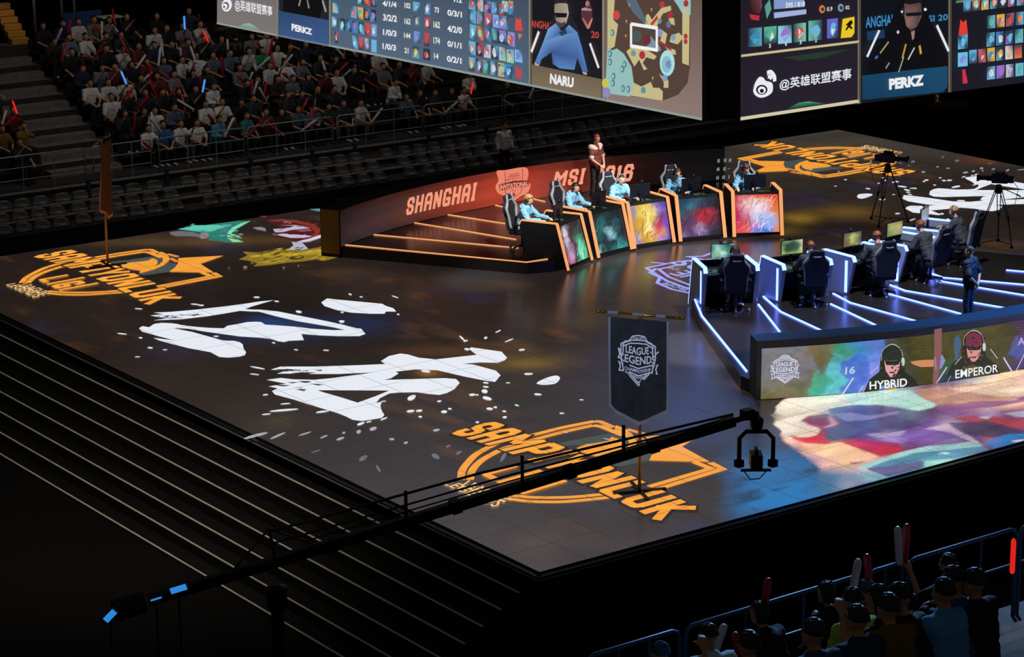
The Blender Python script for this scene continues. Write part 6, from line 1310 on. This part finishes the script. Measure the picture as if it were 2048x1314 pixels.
ROWN = ['lowest', 'middle', 'upper']
for r, (y, z, dx) in enumerate([(29.5, .10, .0), (30.25, .28, .25), (31.0, .45, .1)]):
    k = 0
    for i in range(42):
        x = 3.0 + dx + .56 * i + .12 * (i // 5)
        if not (2.6 < x < 26.2) or i % 12 == 11: continue
        if abs(x - 22.0) < .5 and r == 0: continue
        k += 1
        s = s0 if f1 else dup(s0); f1 = False
        s.location = (x, y, z + .002); s['label'] = 'dark empty plastic seat, %s empty row, %s along from the edge-on banner' % (ROWN[r], ordn(k))
# ---- rail in front of the crowd
def rail_panel(p, q, z0, h, label, group, n_post=2, mids=(.35, .68), r=.022, m=STEEL, cat='railing'):
    p, q = Vector(p), Vector(q); o = empty('guard_rail', (p + q) / 2, 0, label, cat, group); o.location.z = z0; c = Vector(((p + q) / 2).to_tuple()[:2] + (0,)); d = Vector((q.x - p.x, q.y - p.y, 0)); L = d.length; d.normalize(); X = lambda t, z: d * (t - L / 2) + Vector((0, 0, z))
    rc = .1; pts = [X(0, 0.003), X(0, h - rc), X(.03, h - .03), X(rc, h), X(L - rc, h), X(L - .03, h - .03), X(L, h - rc), X(L, .003)]
    b = MB(); b.smooth = True; b.tube(pts, r, 8); b.build('frame', m, o)
    for f in mids: b = MB(); b.tube([X(0, h * f), X(L, h * f)], r * .6, 6); b.build('cross_bar', m, o)
    for k in range(n_post): t = L * (k + 1) / (n_post + 1); b = MB(); b.tube([X(t, .003), X(t, h)], r * .7, 6); b.build('post', m, o)
    return o
xs = [(-20, 168), (185, 300), (316, 487), (494, 665), (673, 843), (847, 1004), (1009, 1180), (1186, 1360)]
for i, (a, c) in enumerate(xs):
    yt = lambda x: 317 - .142 * x
    p, q = onY(a, yt(a), 31.8), onY(c, yt(c), 31.8)
    rail_panel((p.x, 31.8, 0), (q.x, 31.8, 0), .7, 1.06, 'thin steel rail panel before the crowd, %s from the edge-on banner end' % ordn(i + 1), 'rail panels before the crowd', 2 if c - a < 130 else 2)
for i, xp in enumerate((168, 324, 492, 615, 700, 847, 962)):     # dark posts between the empty seats
    p = onY(xp, 395 - .14 * xp, 31.5); b = MB(); b.box((0, 0, .25), (.1, .1, .5)); o = b.build('seat_row_post', mat('post_blue', '1c2434', .6)); o.location = (p.x, 31.2, .452)
    tag(o, 'short dark post between empty seats, %s from the edge-on banner' % ordn(i + 1), 'post', 'posts between the empty seats')
# ---- spectators
crowd_mat = lambda h: mat('cloth_' + h, h, .85)
VAR = []
def cpose(k):
    w0 = [((-.10, -.36, .56), (.10, -.36, .56)), ((-.06, -.30, .66), (.06, -.31, .68)), ((-.22, -.40, .56), (.14, -.46, 1.02)), ((-.05, -.22, .98), (.16, -.34, .57)), ((-.16, -.40, 1.0), (.2, -.38, .57)), ((-.08, -.34, .57), (.22, -.44, .60))][k]
    e0 = [((-.27, -.14, .66), (.27, -.14, .66)), ((-.25, -.12, .68), (.25, -.12, .68)), ((-.28, -.14, .66), (.27, -.22, .80)), ((-.24, -.18, .72), (.27, -.14, .66)), ((-.27, -.22, .76), (.27, -.14, .66)), ((-.26, -.14, .66), (.29, -.16, .66))][k]
    return sit([.0, .08, .02, .12, .02, .05][k], [-4, 4, -8, 8, -6, 0][k], [0, 12, -10, 15, -18, 6][k], w0, e0, .42, .44, .10, .12)
for k in range(6):
    J = cpose(k); me = body_mesh(J, 'person', .016); face_marks(me, J); mats_of(me, [SKIN[1], EYE, LIP])
    o = bpy.data.objects.new('person', me); COL.objects.link(o)
    obj('shirt', torso_cloth(J, 'shirt', .024, (.42, 1., .42, 1., .42, .42)[k], .01, hem=.02), o, crowd_mat('202024'))
    obj('trousers', leg_cloth(J, 'trousers', .024), o, crowd_mat('16171c'))
    obj('hair', hair_mesh(J, 'hair', (.0, .0, .0, .35, .0, .3)[k], .004), o, HAIRC['dark'])
    [obj('shoe', shoes(J, 'shoe', S), o, mat('shoe_18181a', '18181a', .6)) for S in 'RL']
    VAR.append((o, J))
RW = mat('stick_red', 'b01824', .35); WW = mat('stick_white', 'cfc8c4', .4)
st0 = empty('thunder_stick'); tag(st0, 'x', 'thunder stick')
b = MB(); b.smooth = True; b.tube([(0, 0, -.05), (0, 0, -.03), (0, 0, .55), (0, 0, .6)], [.02, .042, .042, .02], 10); b.build('tube', RW, st0)
gs0 = {}
for c, h in (('blue', '3c90f0'), ('red', 'e02018')):
    g = empty('glow_stick'); tag(g, 'x', 'glow stick'); b = MB(); b.smooth = True; b.tube([(0, 0, .02), (0, 0, .04), (0, 0, .42), (0, 0, .45)], [.015, .03, .03, .012], 10); b.build('lit_tube', mat('glow_' + c, '202020', .4, emit=h, es=1.1 if c == 'blue' else 1.), g)
    b = MB(); b.tube([(0, 0, -.08), (0, 0, .02)], .022, 8); b.build('grip', PLA, g); gs0[c] = [g, True]
SHC = [('black', '121214'), ('black', '15151a'), ('dark grey', '2a2a2e'), ('white', 'c8c4bc'), ('grey', '68666a'), ('navy', '1a2236'), ('dark red', '5a1a20'), ('dark brown', '2a211c'), ('black', '101012'), ('white', 'b8b4b0'), ('dark green', '1e2c22'), ('grey blue', '4a5666')]
rc = random.Random(21); used = [True] * 6; sfirst = True; benches = []
SPECIAL = {}
def special(px_, py_, **kw):    # things the photo shows at one place: nearest spectator takes them
    SPECIAL[(px_, py_)] = kw
special(370, 62, glow='blue'); special(387, 210, glow='blue'); special(258, 166, glow='blue'); special(404, 110, glow='red'); special(64, 183, glow='red'); special(927, 186, glow='red'); special(516, 130, shirt=('bright green', '1f7a50')); special(576, 130, shirt=('white', 'd0ccc4')); special(45, 275, shirt=('mustard', '7a5a18')); special(20, 265, shirt=('mustard', '6a5018'))
special(400, 235, shirt=('white', 'c8c4bc')); special(305, 240, shirt=('white', 'c8c4bc')); special(440, 255, shirt=('light blue', '4a8aa8')); special(340, 265, shirt=('blue', '2a5a90')); special(920, 185, shirt=('white', 'd8d0c8')); special(955, 182, shirt=('white', 'd8d0c8')); special(300, 270, shirt=('white', 'd4d0c8')); special(410, 270, shirt=('white', 'd0ccc4')); special(500, 235, shirt=('teal', '2a6a74')); special(445, 185, shirt=('white', 'c8c4bc')); special(810, 130, shirt=('dark red', '6a1a22')); special(120, 90, shirt=('pale blue', '5a6a7c')); special(200, 60, shirt=('checked grey', '6a6258')); special(385, 120, shirt=('white', 'c0bcb8')); special(300, 65, shirt=('white', 'c0bcb8')); special(800, 170, shirt=('white', 'c8c4bc'))
slots = []
for r in range(8):
    y = ROWY(r) + .42; z = ROWZ(r) if r else .7; n_ = 0
    x1 = [24.0, 22.6, 21.6, 20.6, 19.6, 18.8, 18, 17][r]
    for side in (0, 1):
        n_ = 0; x = 9.3 + .13 * (r % 3) if side else 6.3 - .1 * (r % 2)
        while (x < x1) if side else (x > 2.6):
            n_ += 1; skip = rc.random() < (.10 if side else .35) or (side == 1 and x > x1 - 3 and rc.random() < .35) or (side == 0 and r > 4)
            if not skip: slots.append((r, side, n_, x + rc.uniform(-.05, .05), y + rc.uniform(-.03, .03), z))
            x += .58 if side else -.6
for (sx, sy), kw in SPECIAL.items():
    best = min(range(len(slots)), key=lambda i: (lambda p: (p[0] - sx) ** 2 + 1.3 * (p[1] - sy) ** 2)(toPx(slots[i][3], slots[i][4], slots[i][5] + .95)) + (1e9 if len(slots[i]) > 6 and 'shirt' in slots[i][6] and 'shirt' in kw else 0))
    s_ = slots[best]; d_ = dict(s_[6]) if len(s_) > 6 else {}; d_.update(kw); slots[best] = s_[:6] + (d_,)
NSPEC = 0
for s_ in slots:
    r, side, n_, x, y, z = s_[:6]; kw = s_[6] if len(s_) > 6 else {}
    k = rc.choice([0, 0, 1, 2, 3, 4, 5])
    if 'glow' in kw: k = 4
    o = VAR[k][0] if used[k] else dup(VAR[k][0]); used[k] = False; J = VAR[k][1]; NSPEC += 1
    nm, hxs = kw.get('shirt', rc.choice(SHC)); yaw = rc.uniform(-14, 14) + (8 if side else 14)
    o.location = (x, y, z + .003); o.rotation_euler = (0, 0, R_(yaw)); sc_ = rc.uniform(.95, 1.04); o.scale = (sc_,) * 3
    where = '%s row behind the rail, %s from the aisle%s' % (ordn(r + 1), ordn(n_), '' if side else ', banner side')
    tag(o, '%s shirted spectator, %s' % (nm, where), 'person', 'seated spectators in the far stand')
    sw = rc.random() < .4
    for ch in kids(o):
        if ch.name.startswith('shirt'): recol(ch, crowd_mat(hxs))
        elif ch.name.startswith('trousers') and rc.random() < .4: recol(ch, crowd_mat(rc.choice(['242a38', '3a3836', '4a4640'])))
        elif ch.name.startswith('shoe') and sw: recol(ch, mat('shoe_light', 'a8a4a0', .6))
    Mo = Matrix.Translation(o.location) @ Matrix.Rotation(R_(yaw), 4, 'Z') @ Matrix.Scale(sc_, 4)
    def hold(it, S, tilt):
        w_ = Vector(J['wr' + S]); e_ = Vector(J['el' + S]); g = w_ + (w_ - e_).normalized() * .085 + Vector((0, -.03, .02))
        it.matrix_world = Mo @ Matrix.Translation(g) @ Matrix.Rotation(R_(tilt[1]), 4, 'Y') @ Matrix.Rotation(R_(tilt[0]), 4, 'X')
    if 'glow' in kw:
        g = gs0[kw['glow']]; it = g[0] if g[1] else dup(g[0]); g[1] = False
        hold(it, 'R', (-5, rc.uniform(-25, 25))); tag(it, 'glowing %s light stick held up, %s row, %s from the aisle%s' % (kw['glow'], ordn(r + 1), ordn(n_), '' if side else ', banner side'), 'glow stick', 'glow sticks in the crowd')
    elif rc.random() < .46:
        for q, S in enumerate('RL' if rc.random() < .4 else 'L'):
            it = st0 if sfirst else dup(st0); sfirst = False; cn = ('red', 'white')[(q + rc.randrange(2)) % 2] if q == 0 else ('white' if cn == 'red' else 'red')
            for ch in kids(it): recol(ch, RW if cn == 'red' else WW)
            hold(it, S, (rc.uniform(-35, 30), rc.uniform(-55, 55)))
            tag(it, '%s thunder stick, %s row behind the rail, %s from the aisle%s' % (cn, ordn(r + 1), ordn(n_), '' if side else ', banner side'), 'thunder stick', 'thunder sticks in the far crowd')
for r in range(8):
    y = ROWY(r) + .62; z = ROWZ(r) if r else .7
    for side, (xa, xb) in enumerate(((2.3, 6.55), (9.05, 24.2 - .7 * r))):
        b = MB(); b.box((0, .0, .33), (xb - xa, .36, .06)); b.box((0, .2, .5), (xb - xa, .04, .36)); o = b.build('seat_bench', mat('bench_plastic', '1c1a1c', .6)); o.location = ((xa + xb) / 2, y - .05, z)
        for i in range(6): b = MB(); b.box((-(xb - xa) / 2 + .3 + i * ((xb - xa - .6) / 5), .05, .152), (.06, .2, .3)); b.build('support', CAMB, o)
        tag(o, 'dark plastic bench, %s crowd row%s' % (ordn(r + 1), ', wide section past the aisle steps' if side else ', short section by the edge-on banner'), 'bench', 'benches in the far stand')
# ---- things at the back corner of the far stand
q = onY(30, 42, 41.2); o = empty('lit_stair', (q.x, 41.0, ROWZ(8))); tag(o, 'narrow stair lit yellow in the top back corner of the stand', 'stair')
for k in range(6): b = MB(); b.box((0, .26 * k, .09 + .2 * k), (.6, .28, .18)); b.build('step', mat('yellow_lit_step', '9a7030', .8), o)  # yellow lamp tone also put into the step colour
spot('back_stair_lamp', (q.x, 39.8, ROWZ(8) + 3.2), (q.x, 41.4, ROWZ(8) + .6), 90, (1, .72, .2), 40)
for i, xp in enumerate((70, 125, 150)):
    q = onY(xp, 46, 40.6); b = MB(); b.smooth = True; b.tube([(0, 0, .003), (0, 0, 3.2)], .045, 10); o = b.build('steel_pole', mat('pale_pole', '6a6478', .5)); o.location = (q.x, 40.6, ROWZ(8)); tag(o, 'pale upright pole at the back of the stand, %s from the yellow stair' % ordn(i + 1), 'pole', 'poles behind the crowd')
q0, q1 = onY(128, 40, 40.3), onY(202, 30, 40.3); b = MB(); b.box((0, 0, .5), (q1.x - q0.x, .06, .9)); o = b.build('blue_barrier', mat('barrier_blue', '1c3a66', .7, noise=.3)); o.location = ((q0.x + q1.x) / 2, 40.3, ROWZ(8) + .003); tag(o, 'blue cloth barrier at the back of the stand behind the poles', 'barrier')
q0, q1 = onY(198, 22, 40.0), onY(238, 16, 40.0); o = empty('folding_table', ((q0.x + q1.x) / 2, 40.0, ROWZ(8))); tag(o, 'small white-topped table beside the blue barrier', 'table'); b = MB(); b.box((0, 0, .74), (q1.x - q0.x, .5, .05)); b.build('table_top', mat('white_top', 'c8bca8', .6), o)
for sx in (-1, 1):
    for sy in (-1, 1): b = MB(); b.tube([(sx * (q1.x - q0.x) * .42, sy * .2, .003), (sx * (q1.x - q0.x) * .42, sy * .2, .72)], .016, 6); b.build('leg', STEEL, o)

# ================================================================== near stand, lower right corner
RX = mat('rail_blue_lit', '30506c', .5, metal=.2)  # blue light on the rails put into their colour
FZ = 3.92; FY = -12.7
for i, (a, c) in enumerate([(1180, 1362), (1374, 1716), (1733, 1800), (1812, 2024), (2032, 2240)]):
    yt = lambda x: 1149 - .313 * (x - 1715); p, q = G(a, yt(a), 5.0), G(c, yt(c), 5.0)
    rail_panel((p.x, FY, 0), (q.x, FY, 0), FZ, 1.08, 'blue lit rail panel of the near stand, %s from the picture bottom' % ordn(i + 1), 'rail panels of the near stand', 1 if c - a < 120 else 2, (.6,), .024, RX)
prof = [(-12.45, 1.2), (-12.45, FZ), (-13.55, FZ)]
for r in range(1, 6): prof += [(-12.7 - .85 * r, FZ + .42 * (r - 0) ), (-13.55 - .85 * r, FZ + .42 * r)]
prof += [(-18, 1.2)]
mb = MB(); mb.prism(prof, -12.5, 4, 'x'); tag(mb.build('grandstand_near', mat('near_concrete', '6a5a52', .9, noise=.2, scale=5)), kind='structure')
NVAR = []
NC = [(1330, 1290, 'slate blue', '2c4a66', 0, 'cap'), (1440, 1290, 'white', 'c0ccd8', 1, 'hair'), (1515, 1300, 'black', '101014', 2, 'hair'), (1640, 1275, 'slate blue', '34506e', 0, 'hair'), (1735, 1215, 'yellow', 'a8c828', 1, 'hair'), (1743, 1150, 'grey blue', '3a5670', 0, 'cap'), (1690, 1190, 'black', '0e0e12', 3, 'hair'), (1795, 1240, 'mustard', '6a5020', 2, 'hair'), (1840, 1205, 'black', '101014', 1, 'hair'),
      (1900, 1200, 'light blue', '4a94c8', 0, 'hair'), (1945, 1190, 'dotted blue', '2c4a80', 1, 'hair'), (1960, 1235, 'black', '0c0c10', 0, 'hair'), (1810, 1290, 'black', '0e0e12', 3, 'hair'), (1725, 1300, 'navy', '182c44', 0, 'hair'), (1912, 1122, 'black', '101014', 2, 'hair'), (1560, 1225, 'black', '0e0e12', 3, 'hair')]
for i, (x, y, nm, h, k, top) in enumerate(NC):
    # which step does this head belong to: seat the person where the line of sight meets that row's head height
    best = None
    for r in range(0, 6):
        yy = -13.3 - .85 * r; p = onY(x, y, yy); e = abs(p.z - (FZ + .42 * r + 1.16))
        if best is None or e < best[0]: best = (e, r, p, yy)
    e, r, p, yy = best; o = dup(VAR[k][0]); z = FZ + .42 * r
    o.location = (p.x, yy + .05, z + .004); o.rotation_euler = (0, 0, R_(180 + rc.uniform(-14, 14))); o.scale = (1, 1, 1)
    tag(o, '%s person seen from behind, %s row of the near stand, %s along' % (nm + (' capped' if top == 'cap' else ' shirted'), ordn(r + 1), ordn(sum(1 for q in NVAR if q[1] == r) + 1)), 'person', 'spectators in the near stand'); NVAR.append((o, r, k))
    for ch in kids(o):
        if ch.name.startswith('shirt'): recol(ch, crowd_mat(h))
        if ch.name.startswith('hair') and top == 'cap': recol(ch, crowd_mat(h))
    if x == 1912: NH = Matrix.Translation(o.location) @ o.rotation_euler.to_matrix().to_4x4() @ Vector((.155, -.56, 1.10))
    b = MB(); b.box((0, 0, .2), (.5, .36, .4)); sb = b.build('seat_block', mat('bench_plastic', '1c1a1c', .6)); sb.location = (p.x, yy - .1 - .08, z + .002); sb.hide_render = False
    tag(sb, 'dark seat under the %s shirted person, %s row of the near stand, %s along' % (nm, ordn(r + 1), ordn(sum(1 for q in NVAR if q[1] == r))), 'seat', 'seats in the near stand')
for x, y, c, ang, ln in [(1525, 1218, 'red', 10, .45), (1424, 1300, 'white', 25, .4), (1480, 1292, 'red', -15, .3), (1742, 1180, 'red', -8, .55), (1768, 1245, 'white', -12, .5), (1790, 1235, 'red', 0, .5), (1703, 1178, 'white', 12, .45), (1905, 1080, 'white', -6, .35), (1917, 1080, 'red', 3, .35), (1905, 1195, 'white', 5, .5), (1932, 1225, 'red', -50, .45), (1635, 1270, 'white', -5, .4), (1690, 1290, 'white', -40, .45), (1720, 1290, 'white', 30, .45), (1860, 1268, 'white', 75, .5), (1840, 1262, 'white', -75, .5)]:
    yy = -13.5; p = onY(x, y, yy); it = dup(st0); it.scale = (1, 1, ln / .6)
    for r in range(5):
        yy = -13.0 - .85 * r; p = onY(x, y, yy)
        if p.z < FZ + .42 * r + 1.25: break
    it.location = p - Vector((0, 0, .12)); it.rotation_euler = (0, R_(ang), 0)
    if y == 1080: it.location = NH + Vector((.04 if c == 'red' else -.04, 0, 0)); it.scale = (1, 1, .7)
    for ch in kids(it): recol(ch, RW if c == 'red' else WW)
    NS = globals().setdefault('NSL', []); NS.append(c)
    tag(it, '%s thunder stick in the near stand, %s %s one from the picture bottom' % (c, ordn(NS.count(c)), c), 'thunder stick', 'thunder sticks in the near stand')
it = dup(gs0['red'][0]); it.location = onY(2024, 1150, -13.3); it.rotation_euler = (0, 0, 0); tag(it, 'glowing red light stick over the near concrete steps', 'glow stick', 'glow sticks in the near stand')
